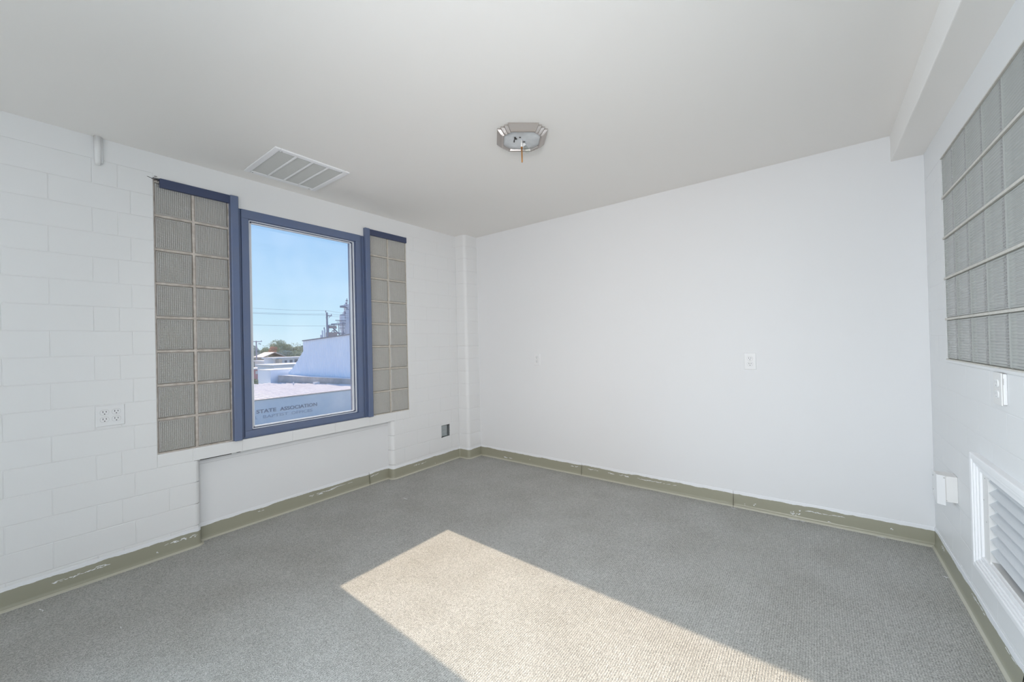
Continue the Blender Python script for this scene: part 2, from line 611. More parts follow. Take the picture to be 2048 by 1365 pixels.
# wall between the head of the frame and the lintels, and the smooth band under the ceiling
ZB = C0 + 16 * CH + 0.001
MB().box(-0.2, 0.0, -2.2425, -1.2965, 2.1835, ZB).build('plaster_band', M['paint'], wl)
MB().box(BX, 0.0, REAR, -0.19, ZB, H).build('plaster_band', M['paint'], wl)
MB().box(BX, 0.0, -2.672, -2.2425, 2.2566, ZB).build('plaster_band', M['paint'], wl)
MB().box(BX, 0.0, -1.2965, -0.845, 2.2566, ZB).build('plaster_band', M['paint'], wl)


def cuts(k, lo, hi, A, B):
    c = [q for q in (A if k % 2 else B) if lo + 0.012 < q < hi - 0.012]
    return [lo] + c + [hi]


LA = [-3.23 - 0.3048 * i for i in range(8)] + [-2.922, -2.822, -2.62]
LB = [-3.078 - 0.3048 * i for i in range(8)] + [-2.77]
RA = [-0.76, -0.455]
RBc = [-0.915, -0.61, -0.305]
for k in range(-1, 16):
    z0, z1 = C0 + k * CH, C0 + (k + 1) * CH
    z0 = max(z0, 0.0)
    low = k <= 2
    # left of the window
    hi = RY0 - 0.06 if low else -2.672
    c = sorted(cuts(k, REAR, hi, LA, LB))
    if low:
        last = c[-2]
        c = c[:-1]
        me = MB()
        vs, fs = shell(bull_profile(RY0, last), z0, z1)
        me.add(vs, fs).build('tile', M['paint'], wl, fix=False)
    for a, d in zip(c[:-1], c[1:]):
        flat_tile(wl, a, d, z0, z1)
    # right of the window
    if low:
        c = sorted(cuts(k, RY1, -0.19, RA, RBc))
        vs, fs = shell(bull_profile(RY1, c[1]), z0, z1)
        MB().add(vs, fs).build('tile', M['paint'], wl, fix=False)
        c = c[1:]
    else:
        c = sorted(cuts(k, -0.845, -0.19, RA, [-0.61, -0.305]))
    for a, d in zip(c[:-1], c[1:]):
        if k == 1 and a < HY1 < d + 0.2 and a < -0.4 < d:
            flat_tile(wl, HY1, d, z0, z1)            # the block cut away around the open box
            flat_tile(wl, a, HY0, z0, z1)
            flat_tile(wl, HY0, HY1, HZ1, z1)
        else:
            flat_tile(wl, a, d, z0, z1)
for a, d in zip([-2.672, -2.504, -2.236, -1.91, -1.582, -1.27, -0.995], [-2.504, -2.236, -1.91, -1.582, -1.27, -0.995, -0.845]):
    flat_tile(wl, a, d, C0 + 3 * CH, 0.611, name='sill_tile')
# underside of the sill course, recess panel with its head strip
MB().box(RB, -0.002, RY0, RY1, RZ - 0.0022, RZ + 0.002).build('sill_underside', M['paint'], wl)
MB().box(RB - 0.02, RB + 0.004, RY0 - 0.0, RY1 + 0.0, 0.0, 0.4895).build('recess_panel', M['plaster'], wl, bevel=0.0015)
MB().box(RB - 0.02, RB + 0.007, RY0 - 0.0, RY1 + 0.0, 0.4905, RZ - 0.002).build('recess_head_strip', M['plaster'], wl, bevel=0.0015)
MB().box(-0.012, 0.0008, -2.468, -2.30, 0.5285, 0.5325).box(-0.012, 0.0008, -2.27, -2.25, 0.5295, 0.5325).build('crack', M['dark_gap'], wl)


def chips(parent, name, mat, O, u, v, n, spots, label=None):
    """small irregular flakes lying on a surface: spots = (along, up, length, height, count)"""
    O, u, v, n = map(Vector, (O, u, v, n))
    m = MB()
    for su, sv, L, hgt, cnt in spots:
        for _ in range(cnt):
            a = su + random.uniform(-0.5, 0.5) * L
            c = sv + random.uniform(-0.5, 0.5) * hgt
            l = L / max(cnt, 1) * random.uniform(0.8, 3.2) + 0.002
            tilt = random.uniform(-0.25, 0.35)
            h = min(hgt, 0.008) * random.uniform(0.08, 0.34) + 0.0006
            k = 6
            ring = []
            for i in range(k):
                t = 2 * math.pi * i / k
                ring.append(O + u * (a + math.cos(t) * l * random.uniform(0.35, 0.6)) + v * (c + math.sin(t) * h * random.uniform(0.5, 1.0) + math.cos(t) * l * 0.5 * tilt))
            m.prism(ring, n * random.uniform(0.0004, 0.0011))
    o = m.build(name, mat, parent)
    o['kind'] = 'stuff'
    if label:
        o['label'] = label
    return o


chips(wl, 'chipped_edge', M['dark_gap'], (0.0, 0, 0), (0, 1, 0), (0, 0, 1), (1, 0, 0),
      [(-2.685, 2.251, 0.02, 0.003, 2), (-2.660, 2.262, 0.014, 0.006, 3), (-2.672, 2.246, 0.012, 0.006, 3), (-2.657, 2.243, 0.022, 0.010, 6), (-2.650, 2.222, 0.006, 0.03, 4)])

# corner pilaster, one rounded piece for each course
PX, PY, PR = 0.14, -0.19, 0.032
prof = [(-0.001, PY)]
prof += [(0.0 + 0.012 - 0.012 * math.cos(a), PY - 0.012 + 0.012 * math.sin(a)) for a in ()]
for k in range(8):
    a = -math.pi / 2 + math.pi / 2 * k / 7
    prof.append((PX - PR + PR * math.cos(a), PY + PR + PR * math.sin(a)))
prof.append((PX, 0.0))
vs, fs = shell(prof, -CH / 2, CH / 2)
pm = bpy.data.meshes.new('pilaster_tile')
pm.from_pydata(vs, [], fs)
pm.materials.append(M['paint'])
for k in range(-1, 17):
    inst('pilaster_tile', pm, (0, 0, C0 + (k + 0.5) * CH), wl)
pb = MB()
pin = [(x - 0.0025 if x > 0 else x, y + 0.0025) for x, y in prof] + [(-0.001, 0.0)]
pb.prism([(x, y, 0.0) for x, y in pin], (0, 0, H))
pb.build('pilaster_core', M['paint'], wl)

# right wall
wr = empty('wall_right', (W, -2.8, 0), 'white painted block wall with glass blocks and louvred grille', 'wall', kind='structure')
GY, GZ, GP = -0.359, 1.085, 0.2016      # far edge, foot and pitch of the glass blocks
GCOLS, GROWS = 12, 5
GY1, GZ1 = GY - GCOLS * GP, GZ + GROWS * GP
VY0, VY1, VZ0, VZ1 = -1.50, -0.83, 0.275, 0.70   # opening for the grille
bx = W + JD * 0.55 + 0.0002
b = MB()
b.box(bx, W + 0.2, GY, 0.0, 0, H)
b.box(bx, W + 0.2, REAR, GY1, 0, H)
b.box(bx, W + 0.2, GY1, GY, GZ1, H)
b.box(bx, W + 0.2, VY1, GY, 0, GZ)
b.box(bx, W + 0.2, GY1, VY0, 0, GZ)
b.box(bx, W + 0.2, VY0, VY1, 0, VZ0)
b.box(bx, W + 0.2, VY0, VY1, VZ1, GZ)
b.build('backing', M['paint'], wr)
MB().box(W, bx, REAR, 0.0, GZ1, 2.246).build('plaster_band', M['paint'], wr)
MB().box(W, bx, REAR, GY1, C0 + 7 * CH, GZ1).build('plaster_band', M['paint'], wr)
WA = [-0.21 - 0.3048 * i for i in range(18)]
WB = [-0.0576 - 0.3048 * i for i in range(18)]
for k in range(-1, 15):
    z0, z1 = max(C0 + k * CH, 0), C0 + (k + 1) * CH
    if k >= 7:
        z1 = min(z1, GZ1)
        if z1 - z0 < 0.02:
            continue
        c = sorted(cuts(k, GY, 0.0, WA, WB))
        for a, d in zip(c[:-1], c[1:]):
            flat_tile(wr, a, d, z0, z1, 'R')
        continue
    if k == 6:
        z1 = GZ - 0.012
    c = sorted(cuts(k, REAR, 0.0, WA, WB))
    for a, d in zip(c[:-1], c[1:]):
        if d > VY0 and a < VY1 and z1 > VZ0 and z0 < VZ1:
            # blocks notched by the grille opening: keep only what is outside it
            if a < VY0:
                flat_tile(wr, a, VY0, z0, z1, 'R')
            if d > VY1:
                flat_tile(wr, VY1, d, z0, z1, 'R')
            if z0 < VZ0:
                flat_tile(wr, max(a, VY0), min(d, VY1), z0, VZ0, 'R')
            if z1 > VZ1:
                flat_tile(wr, max(a, VY0), min(d, VY1), VZ1, z1, 'R')
        else:
            flat_tile(wr, a, d, z0, z1, 'R')
MB().box(W - 0.004, bx, GY1, GY, GZ - 0.012, GZ).build('ledge', M['paint'], wr, bevel=0.002)

# ------------------------------------------------------------------ cove base
BPROF = [(0.0, 0.112), (0.0028, 0.112), (0.0036, 0.109), (0.0036, 0.026), (0.0048, 0.017), (0.0085, 0.0105), (0.0150, 0.0065), (0.0185, 0.0040), (0.0195, 0.0)]


def arc2(c, r, a0, a1, n=5):
    return [(c[0] + r * math.cos(a0 + (a1 - a0) * i / n), c[1] + r * math.sin(a0 + (a1 - a0) * i / n)) for i in range(n + 1)]


pi = math.pi
lp = [(0.0, REAR + 0.01), (0.0, -4.7), (0.0, -3.48), (0.0, RY0 - 0.03)]
lp += arc2((-0.03, RY0 - 0.03), 0.03, 0, pi / 2)[1:]
lp += [(RB + 0.004, RY0)]
lp += [(RB + 0.004, -1.25), (RB + 0.004, RY1)]
lp += arc2((-0.03, RY1 + 0.03), 0.03, -pi / 2, 0)
lp += [(0.0, PY - 0.016)] + arc2((0.016, PY - 0.016), 0.016, pi, pi / 2)[1:]
lp += arc2((PX - PR, PY + PR), PR, -pi / 2, 0)
lp += [(PX, -0.002)]


def sweep_base(path, inward_sign=1):
    """rows of profile rings; room lies to the right of the travel direction (times sign)"""
    P = [Vector(q) for q in path]
    rings = []
    for i, q in enumerate(P):
        d0 = (P[i] - P[i - 1]).normalized() if i else (P[1] - P[0]).normalized()
        d1 = (P[i + 1] - P[i]).normalized() if i < len(P) - 1 else d0
        n0, n1 = Vector((d0.y, -d0.x)), Vector((d1.y, -d1.x))
        n = (n0 + n1)
        n = n / max(n.length_squared, 0.3) * 2
        n = n * inward_sign
        rings.append([(q.x + n.x * o, q.y + n.y * o, z) for o, z in BPROF])
    m = len(BPROF)
    vs = [v for r in rings for v in r]
    fs = [(i * m + k, i * m + k + 1, (i + 1) * m + k + 1, (i + 1) * m + k) for i in range(len(P) - 1) for k in range(m - 1)]
    fs += [tuple(range(m)), tuple((len(P) - 1) * m + k for k in range(m - 1, -1, -1))]
    return vs, fs


def split_path(path, seams):
    """cut a path at the given vertex indices, leaving hairline butt joints"""
    out, last = [], 0
    for s in seams + [len(path) - 1]:
        seg = [Vector(q) for q in path[last:s + 1]]
        d0 = (seg[1] - seg[0]).normalized()
        d1 = (seg[-1] - seg[-2]).normalized()
        seg[0] = seg[0] + d0 * 0.0009
        seg[-1] = seg[-1] - d1 * 0.0009
        out.append(seg)
        last = s
    return out


def baseboard(name, path, seams, label):
    root = empty(name, (path[0][0], path[0][1], 0), label, 'baseboard', kind='structure')
    root.location = (0, 0, 0)
    for seg in split_path(path, seams):
        vs, fs = sweep_base(seg)
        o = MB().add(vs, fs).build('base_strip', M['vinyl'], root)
        o.data.shade_smooth()
        md = o.modifiers.new('edges', 'EDGE_SPLIT')
        md.split_angle = math.radians(40)
    return root


i125 = lp.index((RB + 0.004, -1.25))
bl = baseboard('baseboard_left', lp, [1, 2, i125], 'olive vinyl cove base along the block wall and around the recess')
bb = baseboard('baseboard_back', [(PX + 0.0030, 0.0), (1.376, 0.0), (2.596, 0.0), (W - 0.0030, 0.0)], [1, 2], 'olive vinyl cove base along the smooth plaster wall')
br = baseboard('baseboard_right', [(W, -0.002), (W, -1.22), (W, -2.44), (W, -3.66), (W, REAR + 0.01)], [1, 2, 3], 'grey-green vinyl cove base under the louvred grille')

chips(bl, 'paint_smear', M['paint_chip'], (0.0037, 0, 0), (0, 1, 0), (0, 0, 1), (1, 0, 0),
      [(-3.03, 0.060, 0.10, 0.008, 14), (-2.94, 0.066, 0.12, 0.012, 16), (-2.60, 0.071, 0.08, 0.008, 10), (-2.53, 0.070, 0.07, 0.014, 14),
       (-2.68, 0.043, 0.006, 0.016, 3), (-2.734, 0.014, 0.005, 0.004, 2), (-0.78, 0.067, 0.07, 0.006, 9), (-0.68, 0.065, 0.06, 0.004, 5), (-0.544, 0.02, 0.004, 0.014, 3)])
chips(bl, 'paint_smear', M['paint_chip'], (RB + 0.0077, 0, 0), (0, 1, 0), (0, 0, 1), (1, 0, 0),
      [(-1.72, 0.062, 0.12, 0.012, 10), (-1.63, 0.066, 0.10, 0.008, 8), (-1.52, 0.071, 0.20, 0.003, 5), (-1.21, 0.071, 0.09, 0.004, 5), (-2.11, 0.071, 0.03, 0.004, 4)])
chips(bb, 'paint_smear', M['paint_chip'], (0, -0.0037, 0), (1, 0, 0), (0, 0, 1), (0, -1, 0),
      [(0.49, 0.030, 0.06, 0.014, 9), (0.56, 0.028, 0.05, 0.004, 4), (0.80, 0.055, 0.008, 0.004, 2), (1.30, 0.069, 0.06, 0.006, 7), (1.50, 0.070, 0.10, 0.004, 6),
       (1.65, 0.068, 0.06, 0.006, 6), (1.77, 0.069, 0.09, 0.008, 10), (2.05, 0.069, 0.30, 0.005, 16), (2.666, 0.024, 0.006, 0.02, 4), (2.728, 0.040, 0.012, 0.022, 4),
       (2.96, 0.034, 0.06, 0.022, 12), (2.99, 0.045, 0.012, 0.04, 4), (3.07, 0.067, 0.10, 0.004, 9), (3.18, 0.069, 0.06, 0.004, 4), (3.43, 0.056, 0.012, 0.012, 4), (3.139, 0.024, 0.01, 0.003, 2)])
chips(br, 'paint_smear', M['paint_chip'], (W - 0.0037, 0, 0), (0, 1, 0), (0, 0, 1), (-1, 0, 0),
      [(-0.19, 0.068, 0.05, 0.012, 7), (-0.72, 0.080, 0.10, 0.006, 8), (-0.80, 0.081, 0.08, 0.006, 6), (-1.10, 0.085, 0.09, 0.004, 5)])
debris = chips(fl, 'carpet_fleck', M['paint_chip'], (0, 0, 0.001), (1, 0, 0), (0, 1, 0), (0, 0, 1),
               [(0.03, -0.45, 0.01, 0.008, 2), (0.10, -2.73, 0.006, 0.006, 1), (0.47, -1.27, 0.03, 0.004, 3), (0.14, -3.12, 0.03, 0.02, 4), (0.62, -2.92, 0.012, 0.006, 1),
                (2.97, -0.03, 0.08, 0.008, 6), (2.6, -0.05, 0.01, 0.006, 1), (3.38, -0.03, 0.02, 0.006, 2), (0.19, 0.0, 0.012, 0.010, 2), (3.58, -0.38, 0.02, 0.012, 4)])

# ------------------------------------------------------------------ blue framed window
win = empty('window_1', (0, -1.77, 0.62), 'blue metal framed picture window between glass block strips', 'window', kind='structure')
for y0, y1 in ((-2.289, -2.243), (-1.296, -1.250)):
    MB().box(-0.10, 0.030, y0, y1, 0.6115, 2.2545).build('mullion', M['blue'], win, bevel=0.004)
MB().box(-0.08, 0.012, -2.643, -2.2435, 2.202, 2.2555).build('lintel_plate', M['darkblue'], win, bevel=0.002)
MB().box(-0.08, 0.012, -1.2495, -0.846, 2.204, 2.256).build('lintel_plate', M['darkblue'], win, bevel=0.002)
MB().box(-0.12, 0.006, -2.221, -2.178, 0.664, 2.124).box(-0.12, -0.005, -2.2428, -2.221, 0.6115, 2.183).build('jamb', M['blue'], win, bevel=0.0015)
MB().box(-0.12, 0.006, -1.374, -1.331, 0.664, 2.124).box(-0.12, -0.006, -1.331, -1.312, 0.6115, 2.183).box(-0.12, 0.0, -1.312, -1.2962, 0.6115, 2.183).build('jamb', M['blue'], win, bevel=0.0015)
MB().box(-0.12, 0.006, -2.221, -1.331, 2.1242, 2.1832).build('head', M['blue'], win, bevel=0.0015)
MB().box(-0.12, 0.007, -2.221, -1.331, 0.6225, 0.6638).box(-0.12, -0.004, -2.221, -1.331, 0.6115, 0.6225).build('sill_rail', M['blue'], win, bevel=0.0015)
# glazing beads, stepping back to the pane; the pale ones paint in sunlit edges
IY0, IY1, IZ0, IZ1 = -2.178, -1.374, 0.6638, 2.1242
steps = [(0.006, -0.008, -0.05, 'blue'), (0.0135, -0.014, -0.05, 'bead_lit'), (0.0185, -0.026, -0.05, 'darkblue'), (0.029, -0.032, -0.05, 'bead_lit')]
prev = 0.0
for wd, xf, xb, mk in steps:
    for nm, args in (('bead', (IY0 + prev, IY0 + wd, IZ0 + prev, IZ1 - prev)), ('bead', (IY1 - wd, IY1 - prev, IZ0 + prev, IZ1 - prev)),
                     ('bead', (IY0 + wd, IY1 - wd, IZ1 - wd * 0.62, IZ1 - prev * 0.62)), ('bead', (IY0 + wd, IY1 - wd, IZ0 + prev * 0.72, IZ0 + wd * 0.72))):
        y0, y1, z0, z1 = args
        MB().box(xb, xf, y0, y1, z0, z1).build(nm, M[mk], win)
    prev = wd
MB().box(-0.049, -0.045, IY0 + 0.02, IY1 - 0.02, IZ0 + 0.012, IZ1 - 0.01).build('pane', M['pane'], win)


# ------------------------------------------------------------------ glass blocks
def block_mesh(name, w, h, depth, ru, rv, groove, gw, sign, mat, dome=0.009, wavy=False):
    """pressed-glass block, face towards +x (sign 1) or -x (sign -1); ru / rv grooves across u (=y) and v (=z)"""
    inset = 0.0095

    def axis(n_r, size):
        e = size / 2
        if n_r == 0:
            a = [-e + inset + (size - 2 * inset) * i / 4 for i in range(5)]
            gset = [0.0] * 5
        else:
            a, gset = [], []
            pitch = (size - 2 * inset) / n_r
            for i in range(n_r):
                c0 = -e + inset + pitch * i
                for t, g in ([(q / 8, (1 + math.cos(2 * math.pi * q / 8)) / 2) for q in range(8)] if wavy else
                             ((0.0, 1.0), (gw * 0.5, 0.25), (gw, 0.0), (0.5, -0.12), (1 - gw, 0.0), (1 - gw * 0.5, 0.25))):
                    a.append(c0 + pitch * t)
                    gset.append(g)
            a.append(e - inset)
            gset.append(1.0)
        border = [(-e, dome), (-e + 0.0022, dome * 0.5), (-e + 0.0048, dome * 0.15), (-e + 0.0080, 0.0)]
        co = [q for q, _ in border] + a + [-q for q, _ in border[::-1]]
        drop = [d for _, d in border] + [0.0] * len(a) + [d for _, d in border[::-1]]
        gr = [0.0] * 4 + gset + [0.0] * 4
        return co, drop, gr

    U, DU, GU = axis(ru, w)
    V, DV, GV = axis(rv, h)
    vs = []
    for j in range(len(V)):
        for i in range(len(U)):
            inside = (4 <= i < len(U) - 4) and (4 <= j < len(V) - 4)
            g = max(GU[i] if ru else 0, GV[j] if rv else 0) if inside else 0
            if inside and (GU[i] < 0 or GV[j] < 0) and g <= 0:
                g = min(GU[i], GV[j])
            x = -max(DU[i], DV[j]) - g * groove
            vs.append((x * sign, U[i], V[j]))
    n = len(U)
    fs = [(j * n + i, j * n + i + 1, (j + 1) * n + i + 1, (j + 1) * n + i) for j in range(len(V) - 1) for i in range(n - 1)]
    base = len(vs)
    rim = [i for i in range(n)] + [j * n + n - 1 for j in range(1, len(V))] + [(len(V) - 1) * n + i for i in range(n - 2, -1, -1)] + [j * n for j in range(len(V) - 2, 0, -1)]
    for q in rim:
        x, y, z = vs[q]
        vs.append((-depth * sign, y, z))
    m = len(rim)
    for i in range(m):
        fs.append((rim[i], base + i, base + (i + 1) % m, rim[(i + 1) % m]))
    fs.append(tuple(base + i for i in range(m)))
    if sign < 0:
        fs = [f[::-1] for f in fs]
    me = bpy.data.meshes.new(name)
    me.from_pydata(vs, [], fs)
    me.materials.append(mat)
    return me


def block_window(name, label, ycols, z0, rows, pitch, mkey, bkey, front, mj):
    root = empty(name, (0, (ycols[0] + ycols[-1]) / 2, z0), label, 'window', kind='structure')
    cw = ycols[1] - ycols[0]
    me = block_mesh('glass_block', cw - mj, pitch - mj, 0.085, 17, 25, 0.0046, 0.20, 1, M[bkey], dome=0.018)
    m = MB()
    zt = z0 + rows * pitch
    hm = mj / 2 + 0.0005
    for i, y in enumerate(ycols):
        a, c = (y, y + hm) if i == 0 else ((y - hm, y) if i == len(ycols) - 1 else (y - hm, y + hm))
        m.box(-0.08, front, a, c, z0, zt + 0.015)
    for r in range(rows + 1):
        z = z0 + r * pitch
        a, c = (z - 0.001, z + hm) if r == 0 else (z - hm, z + hm)
        for i in range(len(ycols) - 1):
            m.box(-0.08, front - 0.0006, ycols[i] + hm * 0.9, ycols[i + 1] - hm * 0.9, a, c)
    m.build('mortar', M[mkey], root)
    for r in range(rows):
        for i in range(len(ycols) - 1):
            inst('glass_block', me, (front + 0.002, (ycols[i] + ycols[i + 1]) / 2, z0 + (r + 0.5) * pitch), root)
    return root


block_window('window_2', 'taupe jointed glass block strip left of the window, two blocks wide', [-2.672, -2.4805, -2.289], 0.611, 8, 0.2032, 'mortar_brown', 'block_grey', -0.008, 0.013)
block_window('window_3', 'pale jointed glass block strip right of the window, two blocks wide', [-1.250, -1.0475, -0.845], 0.611, 8, 0.2032, 'mortar_pale', 'block_pale', -0.008, 0.011)

w4 = empty('window_4', (W, (GY + GY1) / 2, GZ), 'wide ribbed glass block panel high in the right wall', 'window', kind='structure')
gm = block_mesh('glass_block', GP - 0.004, GP - 0.009, 0.085, 0, 15, 0.0040, 0.22, -1, M['block_green'], dome=0.007, wavy=True)
gm.shade_smooth()
m = MB()
for r in range(GROWS + 1):
    z = GZ + r * GP
    a, c = (z, z + 0.005) if r == 0 else ((z - 0.005, z) if r == GROWS else (z - 0.005, z + 0.005))
    m.box(W - 0.0015, W + 0.08, GY1, GY, a, c)
m.box(W + 0.088, W + 0.092, GY1, GY, GZ, GZ1)
m.build('mortar', M['mortar_cream'], w4)
for r in range(GROWS):
    for i in range(GCOLS):
        inst('glass_block', gm, (W + 0.003, GY - (i + 0.5) * GP, GZ + (r + 0.5) * GP), w4)


# ------------------------------------------------------------------ outlets and boxes
def superellipse(cu, cv, a, bq, n=20, p=2.6):
    return [(cu + a * math.copysign(abs(math.cos(t)) ** (2 / p), math.cos(t)), cv + bq * math.copysign(abs(math.sin(t)) ** (2 / p), math.sin(t))) for t in [2 * pi * i / n for i in range(n)]]


def outlet(name, label, O, u, v, n, gangs, wd, ht):
    O, u, v, n = map(Vector, (O, u, v, n))
    root = empty(name, O, label, 'outlet', 'white wall outlets')

    def P(a, c, d):
        return O + u * a + v * c + n * d
    mb = MB()
    lo, hi, t = 0.0, 0.0055, 0.0035
    a, c = wd / 2, ht / 2
    vs = [P(-a, -c, 0), P(a, -c, 0), P(a, c, 0), P(-a, c, 0), P(-a, -c, 0.002), P(a, -c, 0.002), P(a, c, 0.002), P(-a, c, 0.002),
          P(-a + t, -c + t, hi), P(a - t, -c + t, hi), P(a - t, c - t, hi), P(-a + t, c - t, hi)]
    mb.add(vs, [(0, 3, 2, 1), (0, 1, 5, 4), (1, 2, 6, 5), (2, 3, 7, 6), (3, 0, 4, 7), (4, 5, 9, 8), (5, 6, 10, 9), (6, 7, 11, 10), (7, 4, 8, 11), (8, 9, 10, 11)])
    mb.build('plate', M['plastic'], root)
    for g in range(gangs):
        gu = (g - (gangs - 1) / 2) * 0.046
        MB().prism([P(gu + 0.0028 * math.cos(q), 0.0028 * math.sin(q), hi) for q in [2 * pi * i / 10 for i in range(10)]], n * 0.001).build('screw', M['ivory'], root)
        for s in (-1, 1):
            cv = s * 0.0195
            rc = MB().prism([P(x, y, hi - 0.001) for x, y in superellipse(gu, cv, 0.0170, 0.0142)], n * 0.0032).build('receptacle', M['plastic'], root)
            rim = MB()
            o_ = superellipse(gu, cv, 0.0180, 0.0152)
            i_ = superellipse(gu, cv, 0.0170, 0.0142)
            k = len(o_)
            rim.add([P(x, y, hi + 0.0003) for x, y in o_ + i_], [(i, (i + 1) % k, k + (i + 1) % k, k + i) for i in range(k)])
            rim.build('seam', M['vent_slat'], rc)
            for du, hh in ((-0.0063, 0.0048), (0.0063, 0.0040)):
                MB().prism([P(gu + du + x, cv + 0.0035 + y, hi + 0.0020) for x, y in ((-0.0012, -hh), (0.0012, -hh), (0.0012, hh), (-0.0012, hh))], n * 0.0005).build('slot', M['black'], rc)
            MB().prism([P(gu + 0.0027 * math.cos(q), cv - 0.0082 + 0.0024 * math.sin(q), hi + 0.0020) for q in [2 * pi * i / 10 for i in range(10)]], n * 0.0005).build('slot', M['black'], rc)
    return root


outlet('wall_outlet', 'white four-socket outlet on the block wall left of the window', (0.0, -2.866, 0.874), (0, 1, 0), (0, 0, 1), (1, 0, 0), 2, 0.115, 0.114)
outlet('wall_outlet', 'white two-socket outlet on the plaster wall, nearer the window corner', (0.913, 0.0, 1.056), (1, 0, 0), (0, 0, 1), (0, -1, 0), 1, 0.072, 0.116)
outlet('wall_outlet', 'white two-socket outlet on the plaster wall, nearer the right wall', (2.725, 0.0, 1.052), (1, 0, 0), (0, 0, 1), (0, -1, 0), 1, 0.074, 0.118)

# empty steel box sunk in the block wall
jb = empty('junction_box', (0.0, (HY0 + HY1) / 2, HZ0), 'open galvanised steel box sunk in the block wall near the corner', 'electrical box')
mb = MB()
mb.box(-0.052, -0.050, HY0, HY1, HZ0, HZ1)
for a, c in ((HY0, HY0 + 0.002), (HY1 - 0.002, HY1)):
    mb.box(-0.05, -0.002, a, c, HZ0, HZ1)
for a, c in ((HZ0, HZ0 + 0.002), (HZ1 - 0.002, HZ1)):
    mb.box(-0.05, -0.002, HY0 + 0.002, HY1 - 0.002, a, c)
mb.build('shell', M['galv'], jb)
MB().box(-0.046, -0.012, HY0 + 0.004, HY0 + 0.088, HZ0 + 0.006, HZ1 - 0.006).build('blank_insert', M['galv'], jb, bevel=0.003)
chips(jb, 'ragged_edge', M['dark_gap'], (0.0004, 0, 0), (0, 1, 0), (0, 0, 1), (1, 0, 0),
      [(HY1 - 0.004, 0.33, 0.012, 0.10, 14), (HY0 + 0.02, HZ0 + 0.002, 0.04, 0.008, 6), (HY1 - 0.012, HZ1 - 0.006, 0.03, 0.010, 6)])

# outlet under the glass blocks on the right wall: a shallow surface box
sb = empty('surface_box', (W, -1.10, 0.955), 'white surface-mounted outlet box under the right wall glass blocks', 'electrical box')
SY0, SY1, SZ0, SZ1, SXF = -1.142, -1.068, 0.963, 1.071, W - 0.011
MB().box(SXF, W, SY0, SY1, SZ0, SZ1).build('body', M['plastic'], sb, bevel=0.003)
MB().box(SXF - 0.004, SXF, SY0 - 0.002, SY1 + 0.002, SZ0 - 0.003, SZ1 + 0.003).build('cover', M['ivory'], sb, bevel=0.002)
for s in (-1, 1):
    cz = (SZ0 + SZ1) / 2 + s * 0.0195
    cy = (SY0 + SY1) / 2
    rc = MB().prism([(SXF - 0.0035, y, z) for y, z in superellipse(cy, cz, 0.0172, 0.0142)], (-0.003, 0, 0)).build('receptacle', M['plastic'], sb)
    for dy, hh in ((-0.0063, 0.0045), (0.0063, 0.0045)):
        MB().box(SXF - 0.0070, SXF - 0.0064, cy + dy - 0.0012, cy + dy + 0.0012, cz + 0.0035 - hh, cz + 0.0035 + hh).build('slot', M['vent_slat'], rc)
    MB().box(SXF - 0.0070, SXF - 0.0064, cy - 0.0024, cy + 0.0024, cz - 0.0105, cz - 0.006).build('slot', M['vent_slat'], rc)
MB().box(SXF + 0.0012, SXF + 0.0026, SY0 - 0.0006, SY0, SZ0 + 0.070, SZ0 + 0.092).build('knockout', M['vent_slat'], sb)

# boxed cover low in the far right corner
cb = empty('corner_box', (W, -0.45, 0.40), 'off-white steel box with bent cover plate in the far right corner', 'electrical box')
MB().box(3.5465, W, -0.490, -0.405, 0.409, 0.532).build('body', M['ivory'], cb, bevel=0.002)
cv = MB()
cv.prism([(3.5455, -0.398, 0.537), (3.5455, -0.4914, 0.537), (3.5455, -0.4914, 0.397), (3.5455, -0.470, 0.397), (3.5455, -0.398, 0.425)], (-0.0025, 0, 0))
cv.prism([(3.543, -0.4915, 0.537), (3.572, -0.4915, 0.534), (3.572, -0.4915, 0.392), (3.543, -0.4915, 0.397)], (0, -0.0025, 0))
cvo = cv.build('cover', M['plastic'], cb)
for y, z in ((-0.425, 0.515), (-0.425, 0.445)):
    MB().tube([(3.5430, y, z), (3.5420, y, z)], 0.0035, 8).build('screw', M['vent_slat'], cvo)
MB().tube([(3.568, -0.494, 0.524), (3.568, -0.495, 0.524)], 0.003, 8).build('screw', M['vent_slat'], cvo)
MB().box(3.574, 3.577, -0.4912, -0.490, 0.414, 0.418).build('cable_nick', M['vent_slat'], cb)

# ------------------------------------------------------------------ louvred grille on the right wall
lg = empty('louvre_grille', (W, -1.155, 0.255), 'white louvred air grille low on the right wall', 'air grille')
OY0, OY1, OZ0, OZ1 = -1.54, -0.79, 0.255, 0.722


def ring(y0, y1, z0, z1, wdt, xf, xb):
    mb = MB()
    mb.box(xf, xb, y1 - wdt, y1, z0, z1)
    mb.box(xf, xb, y0, y0 + wdt, z0, z1)
    mb.box(xf, xb, y0 + wdt, y1 - wdt, z1 - wdt, z1)
    mb.box(xf, xb, y0 + wdt, y1 - wdt, z0, z0 + wdt)
    return mb


